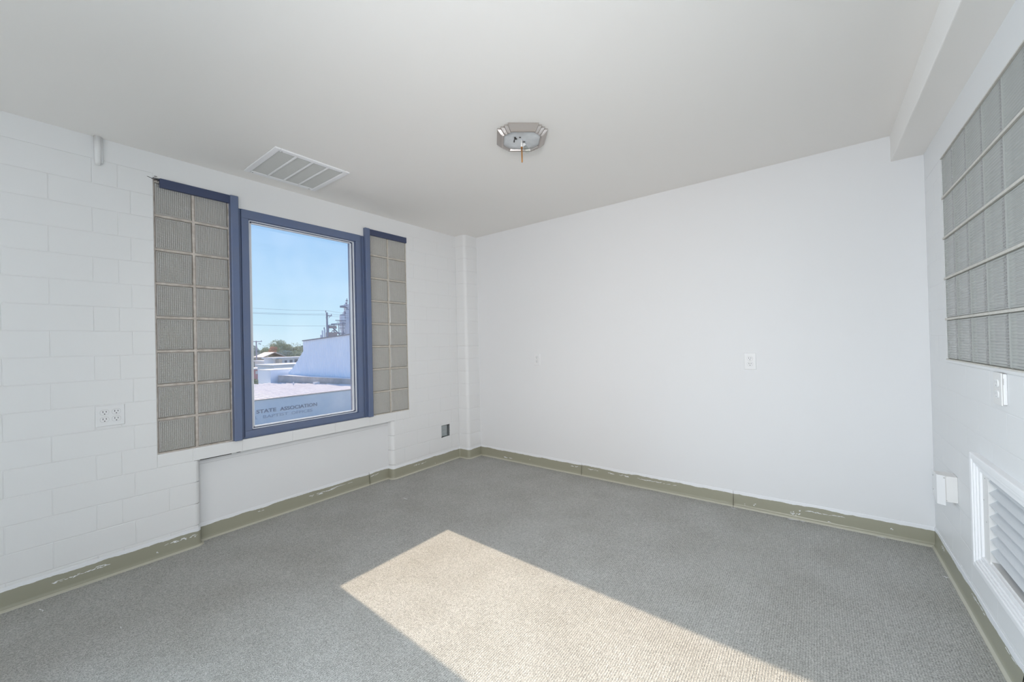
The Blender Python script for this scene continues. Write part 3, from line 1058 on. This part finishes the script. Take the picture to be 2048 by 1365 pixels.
ring(OY0, OY1, OZ0, OZ1, 0.024, W - 0.024, W + 0.01).build('outer_moulding', M['grille_white'], lg, bevel=0.004)
ring(OY0 + 0.024, OY1 - 0.024, OZ0 + 0.024, OZ1 - 0.024, 0.012, W - 0.020, W + 0.01).build('middle_moulding', M['grille_white'], lg, bevel=0.003)
ring(OY0 + 0.036, OY1 - 0.036, OZ0 + 0.036, OZ1 - 0.036, 0.010, W - 0.014, W + 0.01).build('inner_moulding', M['grille_white'], lg, bevel=0.003)
ring(OY0 + 0.046, OY1 - 0.046, OZ0 + 0.046, OZ1 - 0.046, 0.018, W - 0.009, W + 0.06).build('bead_moulding', M['grille_white'], lg, bevel=0.003)
IYa, IYb = OY0 + 0.064, OY1 - 0.064
mb = MB()
mb.box(W - 0.002, W + 0.06, IYb - 0.062, IYb, OZ0 + 0.064, OZ1 - 0.064)
mb.box(W - 0.002, W + 0.06, IYa, IYa + 0.062, OZ0 + 0.064, OZ1 - 0.064)
mb.box(W + 0.002, W + 0.06, IYa + 0.062, IYb - 0.062, OZ0 + 0.064, OZ0 + 0.072)
mb.build('slat_frame', M['ivory'], lg)
SYa, SYb = IYa + 0.062, IYb - 0.062
MB().box(W + 0.10, W + 0.103, IYa, IYb, OZ0 + 0.05, OZ1 - 0.05).build('duct_back', M['duct'], lg)
for i in range(8):
    zt = 0.366 + i * 0.0455
    if zt > 0.69:
        break
    d = Vector((0.050, 0, 0.042))          # from the low room-side edge up and back into the wall
    e = Vector((d.z, 0, -d.x)).normalized() * 0.0012
    o = Vector((W + 0.000, 0, zt))
    q = [o + e, o + d + e, o + d - e, o - e]
    MB().prism([(v.x, SYa, v.z) for v in q], (0, SYb - SYa, 0)).build('slat', M['slat_white'], lg)
for y, z in ((IYb - 0.030, 0.64), (IYb - 0.012, 0.55), (IYb - 0.035, 0.47)):
    MB().tube([(W - 0.002, y, z), (W - 0.003, y, z)], 0.0025, 8).build('screw', M['vent_slat'], lg)

# painted-over pipe stub under the ceiling, left
ps = MB()
ps.tube([(0.006, -2.900, 2.245), (0.010, -2.900, 2.262), (0.013, -2.900, 2.33), (0.013, -2.900, H)], [0.010, 0.013, 0.0145, 0.0145], 14)
ps.tube([(0.006, -2.884, 2.26), (0.006, -2.884, H)], 0.006, 8)
ps = ps.build('pipe_stub', M['paint'], None, smooth=True)
tag(ps, 'white painted pipe stub where block wall meets ceiling', 'pipe')

# ------------------------------------------------------------------ ceiling return-air vent
cvn = empty('ceiling_vent', (0.39, -2.015, H), 'white ceiling return vent of four panels above the window', 'vent')
VX0, VX1, VYa, VYb = 0.150, 0.630, -2.250, -1.785


def zring(x0, x1, y0, y1, wd, z0, z1):
    mb = MB()
    mb.box(x0, x1, y0, y0 + wd, z0, z1)
    mb.box(x0, x1, y1 - wd, y1, z0, z1)
    mb.box(x0, x0 + wd, y0 + wd, y1 - wd, z0, z1)
    mb.box(x1 - wd, x1, y0 + wd, y1 - wd, z0, z1)
    return mb


zring(VX0, VX1, VYa, VYb, 0.034, H - 0.010, H).build('frame', M['grille_white'], cvn, bevel=0.004)
px0, px1, py0, py1 = VX0 + 0.034, VX1 - 0.034, VYa + 0.034, VYb - 0.034
pw = (py1 - py0) / 4
for i in range(1, 4):
    y = py0 + i * pw
    MB().box(px0, px1, y - 0.006, y + 0.006, H - 0.010, H - 0.001).build('bar', M['grille_white'], cvn, bevel=0.002)
for i in range(4):
    a, c = py0 + i * pw + (0.006 if i else 0), py0 + (i + 1) * pw - (0.006 if i < 3 else 0)
    mb = MB()
    n = 40
    for k in range(n):
        x = px0 + (px1 - px0) * (k + 0.5) / n
        mb.obox((x, (a + c) / 2, H - 0.0045), (0.0022, 0, 0.0018), (0, (c - a) / 2, 0), (-0.0003, 0, 0.0004))
    o = mb.build('louvre_panel', M['vent_panel'], cvn)
    o['kind'] = 'stuff'
MB().box(px0, px1, py0, py1, H - 0.0012, H - 0.0004).build('filter', M['vent_panel'], cvn)
for x, y in ((px0 - 0.012, py0 + 0.01), (px0 - 0.012, py1 - 0.02), (px1 + 0.012, py0 + 0.012), (px1 + 0.012, py1 - 0.012)):
    MB().tube([(x, y, H - 0.010), (x, y, H - 0.0125)], 0.004, 10).build('screw', M['vent_slat'], cvn)

# ------------------------------------------------------------------ ceiling lamp without its shade
LC = Vector((1.790, -1.412, H))
la = empty('ceiling_lamp', LC, 'satin nickel ceiling lamp base without its shade, brass rod hanging', 'lamp')
A_ = Vector((0.762, 0.647, 0)).normalized()
B_ = Vector((-A_.y, A_.x, 0))
st = (0.14 - 0.0825) / 3
q1 = [(0.0825, 0.14), (0.0825, 0.14 - st), (0.0825 + st, 0.14 - st), (0.0825 + st, 0.14 - 2 * st), (0.0825 + 2 * st, 0.14 - 2 * st), (0.0825 + 2 * st, 0.0825), (0.14, 0.0825)]
outline = []
for r in range(4):
    c, s = [(1, 0), (0, -1), (-1, 0), (0, 1)][r]
    outline += [(x * c - y * s, x * s + y * c) for x, y in q1]


def lp3(x, y, dz):
    return LC + A_ * x + B_ * y + Vector((0, 0, dz))


def toward_octagon(x, y, t, apo=0.106):
    """blend the stepped outline to the smooth octagon of the rim"""
    r = math.hypot(x, y)
    a = math.atan2(y, x)
    m = (a + pi / 8) % (pi / 4) - pi / 8
    ro = apo / math.cos(m)
    return (x * (1 - t) + t * ro * math.cos(a), y * (1 - t) + t * ro * math.sin(a))


levels = [(0.0, 1.0, 0.0), (-0.006, 1.0, 0.0), (-0.008, 0.985, 0.0), (-0.028, 0.875, 0.15), (-0.033, 0.855, 0.35), (-0.035, 0.80, 0.8), (-0.032, 0.75, 1.0), (-0.022, 0.72, 1.0)]
n = len(outline)
vs, fs = [], []
for li, (dz, sc, t) in enumerate(levels):
    for x, y in outline:
        X, Y = toward_octagon(x * sc, y * sc, t, 0.116 if li < 7 else 0.112)
        if li == 5:
            X, Y = toward_octagon(x * 0.85, y * 0.85, 0.85, 0.120)
        vs.append(lp3(X, Y, dz))
for li in range(len(levels) - 1):
    for i in range(n):
        fs.append((li * n + i, li * n + (i + 1) % n, (li + 1) * n + (i + 1) % n, (li + 1) * n + i))
MB().add(vs, fs).build('body', M['nickel'], la)
mb = MB()
k = 32
for rr, dz in ((0.119, -0.020), (0.108, -0.026), (0.06, -0.024), (0.0001, -0.023)):
    mb.v += [tuple(lp3(rr * math.cos(2 * pi * i / k), rr * math.sin(2 * pi * i / k), dz)) for i in range(k)]
for r in range(3):
    for i in range(k):
        mb.f.append((r * k + i, r * k + (i + 1) % k, (r + 1) * k + (i + 1) % k, (r + 1) * k + i))
rf = mb.build('reflector', M['reflector'], la, smooth=True)
for x, y, a, c in ((-0.035, -0.02, 0.009, 0.006), (-0.040, -0.035, 0.006, 0.005), (-0.012, -0.037, 0.006, 0.004), (0.016, 0.012, 0.007, 0.004), (-0.042, 0.004, 0.0035, 0.016)):
    MB().prism([lp3(x + a * math.cos(q), y + c * math.sin(q), -0.0262) for q in [2 * pi * i / 12 for i in range(12)]], (0, 0, -0.0008)).build('hole', M['dark_gap'], rf)
rod = MB().tube([lp3(0, 0, -0.022), lp3(0, 0, -0.066)], 0.0058, 12).build('rod_sleeve', M['ivory'], la, smooth=True)
rod = MB().tube([lp3(0, 0, -0.060), lp3(0, 0, -0.146), lp3(0, 0, -0.150)], [0.0040, 0.0040, 0.0030], 12).build('rod', M['brass'], la, smooth=True)
MB().tube([lp3(0, 0, -0.062), lp3(0, 0, -0.068)], 0.0068, 6).build('nut', M['brass'], la)
# bare clear bulb in its socket, lying beside the rod
bd = (A_ * 0.30 - B_ * 0.05 + Vector((0, 0, -1.0)) * 0.6).normalized()
b0 = lp3(0.012, 0.030, -0.024)
MB().tube([b0, b0 + bd * 0.020], [0.011, 0.010], 16).build('socket', M['plastic'], la, smooth=True)
MB().tube([b0 + bd * t for t in (0.020, 0.028, 0.038, 0.048, 0.057, 0.063, 0.066)], [0.008, 0.010, 0.014, 0.0165, 0.014, 0.008, 0.001], 20).build('bulb', M['bulb'], la, smooth=True)

# ================================================================== outside
GZG = -4.2
gr = MB().box(-320, -0.6, -160, 260, GZG - 0.3, GZG).build('ground', M['ground'])
tag(gr, 'dry ground of the yard outside the window', 'ground', kind='structure')
lr = MB().box(-9.0, -0.21, -9.0, 7.0, -1.15, -0.95).build('bounce_slab_below_window', M['bounce'])  # unseen slab added to throw sunlight up onto the ceiling
tag(lr, 'pale membrane roof slab added out of view under the window', 'roof', kind='structure')
bs = MB().box(-0.2, W + 0.2, REAR - 0.2, 0.2, GZG, -0.16).build('wall_storey_below', M['white_wall'])
tag(bs, 'storey of this building below the room', 'wall', kind='structure')

# office building with ribbed roof and lettered wall
PXo, PT = -21.6, -1.59
ob = empty('office_building', (PXo - 5, 8, GZG), 'low office with ribbed metal roof and faded lettering on its wall', 'building')
MB().box(PXo - 0.25, PXo, -4.0, 14.6, GZG, PT).build('wall', M['stucco'], ob)
MB().box(PXo - 0.30, PXo + 0.04, -4.0, 14.6, PT, PT + 0.03).build('coping', M['trim_dark'], ob)
MB().prism([(-34.25, -4, GZG), (PXo - 0.25, -4, GZG), (PXo - 0.25, 14.6, GZG), (-34.25, 11.35, GZG)], (0, 0, PT - 0.12 - GZG)).build('body', M['stucco'], ob)
rv, rf_ = [], []
ys = [-4 + 0.35 * i for i in range(53)]
for y in ys:
    for dy, dz in ((0.0, -0.115), (0.235, -0.115), (0.265, -0.045), (0.32, -0.045)):
        xs_ = max(-34.3, -34.08 + (y + dy - 11.55) / 0.256 * 0.967)
        rv += [(xs_, y + dy, PT + dz + 0.005), (PXo - 0.30, y + dy, PT + dz - 0.005)]
for i in range(len(rv) // 2 - 1):
    rf_.append((2 * i, 2 * i + 1, 2 * i + 3, 2 * i + 2))
MB().add(rv, rf_).build('roof_sheet', M['roof_metal'], ob)
MB().tube([(-30, 11.2, PT - 0.1), (-30, 11.2, PT + 0.18)], 0.05, 8).build('vent_pipe', M['white_wall'], ob)
MB().box(-29.2, -28.9, 12.35, 12.75, PT - 0.1, PT + 0.10).build('roof_hatch', M['white_wall'], ob)


def lettering(name, body, y0, y1, zb, height, mat, parent, bold=0.0):
    cu = bpy.data.curves.new(name, 'FONT')
    cu.body = body
    cu.size = 1.0
    cu.offset = bold
    cu.extrude = 0.01
    cu.resolution_u = 3
    to = bpy.data.objects.new(name, cu)
    COL.objects.link(to)
    bpy.context.view_layer.update()
    me = bpy.data.meshes.new_from_object(to.evaluated_get(bpy.context.evaluated_depsgraph_get()))
    bpy.data.objects.remove(to)
    xs = [v.co.x for v in me.vertices]
    zs = [v.co.y for v in me.vertices]
    ax, bx_, az, bz = min(xs), max(xs), min(zs), max(zs)
    org = abs_loc(parent)
    for v in me.vertices:
        X = y0 + (v.co.x - ax) / (bx_ - ax) * (y1 - y0)
        Z = zb + (v.co.y - az) / (bz - az) * height
        D = PXo + 0.012 + v.co.z
        v.co = Vector((D, X, Z)) - org
    me.materials.clear()
    me.materials.append(mat)
    o = bpy.data.objects.new(name, me)
    COL.objects.link(o)
    o.parent = parent
    return o


for word, y0, y1, zb, hh, mk, bold in (('STATE', 5.54, 6.55, -2.322, 0.205, 'letters', 0.014), ('ASSOCIATION', 6.76, 8.90, -2.340, 0.210, 'letters', 0.014),
                                       ('L', 5.49, 5.57, -2.615, 0.165, 'letters_pale', 0.004), ('BAPTIST', 5.87, 7.20, -2.625, 0.170, 'letters_pale', 0.006), ('OFFICES', 7.38, 8.61, -2.640, 0.170, 'letters_pale', 0.006)):
    lettering('lettering', word, y0, y1, zb, hh, M[mk], ob, bold)['label'] = ('faded grey capitals ' if mk == 'letters' else 'worn pale capitals ') + word

# long corrugated warehouse running away on the right, low lean-to in front of it
u_ = Vector((0.967, 0.256, 0))
n_ = Vector((-0.256, 0.967, 0))
P0 = Vector((-34.08, 11.70, 0))


def wpt(s, off, z):
    q = P0 + u_ * s + n_ * off
    return (q.x, q.y, z)


wh = empty('corrugated_warehouse', (-28, 14.5, GZG), 'tall pale corrugated warehouse behind the lettered office', 'building')
curve = [(0.55, -0.80), (0.73, -0.67), (1.05, -0.41), (1.37, -0.10), (1.68, 0.25), (1.93, 0.55), (2.18, 0.80), (2.38, 1.04)]


def top(s):
    if s >= 2.385:
        return 1.89 + (s - 2.39) * 0.073
    for (a, za), (c, zc) in zip(curve[:-1], curve[1:]):
        if a <= s <= c:
            return za + (zc - za) * (s - a) / (c - a)
    return curve[0][1]


vs, fs = [], []
ss = []
s = 0.56
while s < 20:
    ss.append(s)
    s += 0.12
ss = [q for q in ss if abs(q - 2.385) > 0.03] + [2.38, 2.39]
ss.sort()
for i, s in enumerate(ss):
    d = 0.6 + (0.045 if i % 2 else 0.0)
    vs += [wpt(s, d, GZG), wpt(s, d, top(s)), wpt(s, 9.0, top(s)), wpt(s, 9.0, GZG)]
for i in range(len(ss) - 1):
    a, c = i * 4, i * 4 + 4
    fs += [(a, c, c + 1, a + 1), (a + 1, c + 1, c + 2, a + 2), (a + 2, c + 2, c + 3, a + 3)]
fs += [(0, 1, 2, 3), ((len(ss) - 1) * 4, (len(ss) - 1) * 4 + 3, (len(ss) - 1) * 4 + 2, (len(ss) - 1) * 4 + 1)]
MB().add(vs, fs).build('wall_sheet', M['wall_metal'], wh)
a, c = 2.36, 20.0
MB().prism([wpt(a, 0.52, top(2.39) - 0.01), wpt(c, 0.52, top(c) - 0.01), wpt(c, 0.52, top(c) + 0.07), wpt(a, 0.52, top(2.39) + 0.07)], n_ * 8.5).build('roof_trim', M['trim_dark'], wh)

lt = empty('lean_to', (-29, 13, GZG), 'weathered grey corrugated low wall below the warehouse', 'building')
vs, fs = [], []
for i in range(101):
    s = i * 0.2
    z = -1.03 - 0.0265 * s
    d = 0.0 if i % 2 else 0.03
    vs += [wpt(s, d, GZG), wpt(s, d, z), wpt(s, 0.55, z), wpt(s, 0.55, GZG)]
for i in range(100):
    a, c = i * 4, i * 4 + 4
    fs += [(a, c, c + 1, a + 1), (a + 1, c + 1, c + 2, a + 2), (a + 2, c + 2, c + 3, a + 3)]
fs += [(0, 1, 2, 3), (400, 403, 402, 401)]
MB().add(vs, fs).build('wall_sheet', M['wall_metal_old'], lt)
MB().prism([wpt(-0.03, -0.04, -1.04), wpt(20, -0.04, -1.04 - 0.53), wpt(20, -0.04, -1.00 - 0.53), wpt(-0.03, -0.04, -1.00)], n_ * 0.62).build('cap', M['white_wall'], lt)

wb_ = empty('white_block_building', (-35.3, 12.5, GZG), 'small white block building at the end of the warehouse', 'building')
MB().box(-37.0, -34.36, 11.22, 14.0, GZG, -0.60).build('wall', M['wall_metal'], wb_)
MB().box(-37.05, -34.31, 11.17, 14.05, -0.60, -0.55).build('roof', M['white_wall'], wb_)


def flat_building(name, label, x0, x1, y0, y1, zt, mw, windows=(), roof=True, wm='trim_dark'):
    r = empty(name, ((x0 + x1) / 2, (y0 + y1) / 2, GZG), label, 'building')
    MB().box(x0, x1, y0, y1, GZG, zt).build('wall', M[mw], r)
    if roof:
        MB().box(x0 - 0.25, x1 + 0.25, y0 - 0.25, y1 + 0.25, zt, zt + 0.16).build('roof', M['white_wall'], r)
    for (a, c, z0, z1) in windows:
        MB().box(x1 - 0.05, x1 + 0.04, a, c, z0, z1).build('window', M[wm], r)
    return r


flat_building('flat_roofed_shop', 'pale flat-roofed shop just behind the white block building', -55, -50, 17.67, 24.0, -0.83, 'wall_metal')
flat_building('flat_roofed_store', 'white flat-roofed store with small dark windows before the trees', -63.5, -60.2, 21.6, 30.0, -0.13, 'white_wall', [(23.2, 23.5, -0.95, -0.45), (23.9, 24.3, -0.95, -0.4), (24.6, 25.1, -0.95, -0.35)])
flat_building('tan_annex', 'tan end block of the far white store', -60.1, -59.0, 21.9, 22.35, -0.25, 'tan_wall', roof=False)
flat_building('low_white_shed', 'low white shed with two dark vents left of the store', -68.4, -64.8, 22.1, 24.1, -0.62, 'white_wall', [(22.5, 22.75, -1.45, -1.15), (23.0, 23.25, -1.45, -1.15)])
flat_building('faded_red_shop', 'faded red shop front with white roof at the left window edge', -66, -62.0, 15.0, 21.0, -1.62, 'pink_wall', [(19.9, 20.6, -2.3, -1.85), (20.8, 21.3, -2.3, -1.85)], wm='white_wall')
flat_building('pale_blue_house_block', 'pale block at the far left of the window view', -85, -81, 23.5, 25.6, 0.40, 'white_wall')

gh = empty('gabled_house', (-78, 28, GZG), 'house with pale gabled roof beside the orange tree', 'house')
MB().prism([(-76, 26.3, GZG), (-76, 29.6, GZG), (-76, 29.6, -0.05), (-76, 26.3, -0.05)], (-4, 0, 0)).build('wall', M['tan_wall'], gh)
MB().prism([(-75.7, 26.0, -0.10), (-75.7, 28.0, 0.78), (-75.7, 30.0, -0.10), (-75.7, 30.0, -0.22), (-75.7, 28.0, 0.64), (-75.7, 26.0, -0.22)], (-4.6, 0, 0)).build('roof', M['house_roof'], gh)
MB().box(-75.98, -75.9, 27.7, 28.2, -0.6, -0.15).build('window', M['trim_dark'], gh)


def tree(name, label, x, y, zt, rad, mat, nleaf, cat='tree', base=GZG, group='trees behind the buildings', ch=None, leaf=1.0):
    r = empty(name, (x, y, base), label, cat, group)
    hgt = zt - base
    ch = ch or hgt * 0.36
    zc = zt - ch
    MB().tube([(x, y, base), (x + 0.1, y + 0.1, base + hgt * 0.5), (x, y, zc + ch * 0.5)], [rad * 0.09, rad * 0.06, rad * 0.015], 7).build('trunk', M['bark'], r)
    rnd = random.Random(int((x * 13 + y * 7) * 100))
    lobes = [(x, y, zc, rad * 0.80, ch * 0.95)]
    for _ in range(10):
        a = rnd.uniform(0, 2 * pi)
        q = rnd.uniform(0.35, 0.65)
        lobes.append((x + math.cos(a) * rad * q, y + math.sin(a) * rad * q, zc + ch * rnd.uniform(-0.75, 0.62), rad * rnd.uniform(0.28, 0.45), ch * rnd.uniform(0.28, 0.42)))
    mb = MB()
    for _ in range(nleaf):
        lx, ly, lz, lr, lh = rnd.choice(lobes)
        d = Vector((rnd.gauss(0, 1), rnd.gauss(0, 1), rnd.gauss(0, 1))).normalized()
        t = rnd.uniform(0.45, 1.06) ** 0.5
        c = Vector((lx + d.x * lr * t, ly + d.y * lr * t, lz + d.z * lh * t))
        sz = leaf * rnd.uniform(0.06, 0.13)
        a = Vector((rnd.gauss(0, 1), rnd.gauss(0, 1), rnd.gauss(0, 1))).normalized() * sz
        bq = a.cross(Vector((rnd.gauss(0, 1), rnd.gauss(0, 1), rnd.gauss(0, 1)))).normalized() * sz * 0.6
        mb.add([c - a, c - bq, c + a, c + bq], [(0, 1, 2, 3)])
    o = mb.build('foliage', mat, r, fix=False)
    o['kind'] = 'stuff'
    return r


tree('broadleaf_tree', 'tallest olive green tree in the middle of the treeline', -97, 37.2, 3.7, 3.2, M['leaf_green'], 6500)
tree('broadleaf_tree', 'yellow-green tree just right of the tallest tree', -94, 39.3, 2.95, 2.6, M['leaf_yellow'], 6500)
tree('broadleaf_tree', 'dark green tree touching the warehouse edge', -96, 42.6, 3.0, 2.5, M['leaf_dark'], 6500)
tree('broadleaf_tree', 'yellow-green tree just left of the tallest tree', -93, 33.9, 2.8, 2.5, M['leaf_yellow'], 6500)
tree('broadleaf_tree', 'grey-green tree behind the far left utility pole', -96, 31.2, 2.3, 2.6, M['leaf_dark'], 6500)
tree('broadleaf_tree', 'dark tree at the left edge of the window view', -98, 28.2, 2.1, 2.8, M['leaf_dark'], 6500)
tree('broadleaf_tree', 'low dark tree in front of the treeline, right of the house', -86, 33.8, 1.15, 2.4, M['leaf_dark'], 6500)
tree('broadleaf_tree', 'low green tree between the house and the warehouse', -84, 36.0, 1.25, 2.3, M['leaf_green'], 6500)
tree('broadleaf_tree', 'low blue-green tree left of the gabled house', -88, 29.3, 0.9, 2.3, M['leaf_dark'], 6500)
tree('autumn_tree', 'small orange autumn tree above the gabled house roof', -81.8, 30.04, 1.92, 0.9, M['leaf_orange'], 2600, ch=0.75, leaf=0.7)
for i, (x, y, zt, rd, k, lb) in enumerate([(-47.5, 14.2, -1.85, 0.75, 'leaf_yellow', 'pale bush at the left edge beyond the ribbed roof'),
                                           (-47.0, 15.2, -1.75, 0.75, 'leaf_green', 'green bush in the middle beyond the ribbed roof'),
                                           (-47.8, 16.3, -1.70, 0.70, 'leaf_dark', 'dark bush beside the white block building')]):
    tree('bush', lb, x, y, zt, rd, M[k], 2500, 'bush', GZG, 'bushes beyond the ribbed roof', leaf=0.6)


def pole(name, label, x, y, zt, r, arms, parts):
    root = empty(name, (x, y, GZG), label, 'utility pole')
    MB().tube([(x, y, GZG), (x, y, zt)], [r * 1.25, r], 10).build('shaft', M['pole'], root)
    for (dy0, dy1, z) in arms:
        a = MB().box(x + r * 0.9, x + r * 0.9 + 0.12, y + dy0, y + dy1, z - 0.06, z + 0.06).build('crossarm', M['pole'], root)
        for t in (0.06, 0.94):
            yy = y + dy0 + (dy1 - dy0) * t
            MB().tube([(x + r + 0.05, yy, z + 0.06), (x + r + 0.05, yy, z + 0.22)], [0.05, 0.04], 8).build('insulator', M['steel_dark'], a)
    for q in parts:
        MB().tube([q[0], q[1]], q[2], 10).build(q[3], M['steel_dark'], root)
    return root


pole('utility_pole', 'thick utility pole rising behind the warehouse roof', -45, 21.88, 5.68, 0.105,
     [(-0.12, 0.52, 5.28)], [((-44.85, 22.05, 5.0), (-44.85, 22.2, 5.22), 0.03, 'brace'), ((-45, 21.74, 5.68), (-45, 21.74, 5.90), 0.05, 'pin_insulator'), ((-44.9, 21.73, 4.95), (-44.9, 21.73, 5.10), 0.04, 'clamp')])
pole('utility_pole', 'thin utility pole with crossarm at the left before the trees', -70, 22.94, 2.74, 0.09,
     [(-0.85, 0.80, 2.62)], [((-69.85, 23.3, 2.15), (-69.85, 23.3, 2.38), 0.07, 'fuse'), ((-69.85, 23.5, 2.1), (-69.85, 23.5, 2.3), 0.06, 'fuse')])
for lb, pts in (('topmost power line running to the thick pole', [(4.0, 5.95), (13.6, 5.74), (17.7, 5.73), (21.74, 5.90), (24.2, 5.66), (30, 5.5)]),
                ('second power line from the top, just above the third', [(4.0, 5.40), (13.55, 5.27), (17.7, 5.31), (22.36, 5.50), (23.6, 5.40), (30, 5.3)]),
                ('third power line from the top', [(4.0, 5.28), (13.6, 5.18), (17.7, 5.20), (21.8, 5.32), (23.6, 5.17), (30, 4.9)]),
                ('lowest power line running to the thick pole', [(4.0, 4.05), (13.55, 3.93), (17.7, 3.91), (21.78, 4.0)])):
    o = MB().tube([(-44.9, y, z) for y, z in pts], 0.011, 5).build('power_line', M['steel_dark'])
    tag(o, lb, 'cable', 'power lines')

# grain plant behind the warehouse
gp = empty('hopper_bin', (-60, 32.3, GZG), 'pale hopper bin with cone bottom behind the warehouse', 'silo')
MB().tube([(-60, 32.33, 6.66), (-60, 32.33, 4.95)], 0.42, 16).build('cylinder', M['concrete'], gp)
MB().tube([(-60, 32.33, 4.95), (-60, 32.30, 3.6)], [0.42, 0.10], 16).build('cone', M['concrete'], gp)
MB().box(-60.3, -59.7, 32.1, 32.5, 6.66, 6.86).build('hatch', M['steel_dark'], gp)
for z in (5.75, 5.05):
    MB().tube([(-60, 32.33, z - 0.03), (-60, 32.33, z + 0.03)], 0.44, 16).build('hoop', M['steel_rust'], gp)
for dy in (-0.38, 0.38):
    MB().tube([(-60, 32.33 + dy, GZG), (-60, 32.33 + dy, 5.0)], 0.05, 6).build('leg', M['concrete'], gp)

et = empty('elevator_tower', (-63, 35, GZG), 'tall ragged concrete elevator tower at the right window edge', 'tower')
MB().box(-62.9, -62.2, 33.75, 37.0, GZG, 6.2).build('lower_stage', M['concrete'], et)
MB().box(-63.0, -62.4, 34.1, 37.0, 6.2, 7.5).build('middle_stage', M['concrete'], et)
MB().box(-63.2, -62.6, 34.5, 37.0, 7.5, 9.0).build('upper_stage', M['concrete'], et)
MB().box(-63.2, -62.3, 33.75, 34.6, 8.35, 8.68).build('headhouse', M['steel_dark'], et)
MB().tube([(-62.6, 34.75, 9.0), (-62.6, 34.75, 10.0)], 0.06, 6).build('mast', M['steel_dark'], et)
MB().tube([(-62.2, 33.6, 6.2), (-62.2, 34.55, 8.3)], 0.07, 6).build('spout', M['steel_dark'], et)
MB().tube([(-62.1, 33.8, 3.4), (-62.1, 33.5, 5.4), (-62.1, 34.1, 7.4)], 0.08, 6).build('spout', M['steel_dark'], et)
rnd = random.Random(5)
for i in range(26):
    z = 3.2 + i * 0.25
    y = (33.5 if z < 6.2 else (33.95 if z < 7.5 else 34.4)) - rnd.uniform(0.0, 0.16)
    MB().box(-62.3, -62.05, y, y + rnd.uniform(0.15, 0.4), z, z + rnd.uniform(0.08, 0.22)).build('bracket', M['steel_dark' if i % 3 else 'concrete'], et)
for y0, y1, z0, z1 in ((33.9, 34.3, 3.2, 7.2), (34.2, 34.2, 3.2, 8.2), (34.6, 34.9, 3.2, 8.8), (33.7, 34.0, 3.2, 6.0)):
    MB().tube([(-62.0, y0, z0), (-62.0, y1, z1)], 0.05, 6).build('pipe', M['concrete'], et)

sf = empty('conveyor_frame', (-58, 29.8, GZG), 'tangle of dark conveyor steelwork beside the hopper bin', 'steelwork')
for y in (28.9, 29.8, 30.6, 31.3):
    MB().box(-58.05, -57.95, y - 0.04, y + 0.04, GZG, 4.9 + (y - 28.9) * 0.2).build('post', M['steel_dark'], sf)
for y0, y1, z0, z1, w in ((28.9, 31.6, 4.9, 5.0, 0.06), (29.3, 31.7, 5.05, 5.25, 0.09), (30.0, 31.8, 5.70, 5.66, 0.07), (30.2, 31.6, 5.42, 5.42, 0.04), (29.6, 30.7, 4.4, 3.4, 0.10), (28.9, 30.2, 3.5, 4.5, 0.05),
                          (29.9, 31.6, 3.7, 3.6, 0.08), (30.5, 31.6, 4.45, 4.45, 0.04), (29.4, 30.9, 4.05, 3.3, 0.05)):
    MB().tube([(-57.9, y0, z0), (-57.9, y1, z1)], w, 6).build('beam', M['steel_dark'], sf)
MB().box(-58.4, -57.8, 28.95, 30.1, 4.42, 4.80).build('conveyor_head', M['steel_rust'], sf)
MB().box(-58.6, -57.8, 28.75, 30.2, GZG, 3.75).build('motor_house', M['steel_rust'], sf)

st_ = empty('slim_stacks', (-58.5, 28.3, GZG), 'cluster of slim pale stacks left of the thick pole', 'stack')
for y, z in ((27.9, 3.35), (28.15, 4.05), (28.5, 4.25)):
    MB().tube([(-58.5, y, GZG), (-58.5, y, z)], 0.12, 8).build('stack', M['concrete'], st_)
MB().tube([(-58.5, 28.45, 4.25), (-58.5, 28.45, 4.55)], 0.08, 8).build('cap', M['steel_dark'], st_)

bpy.context.view_layer.update()
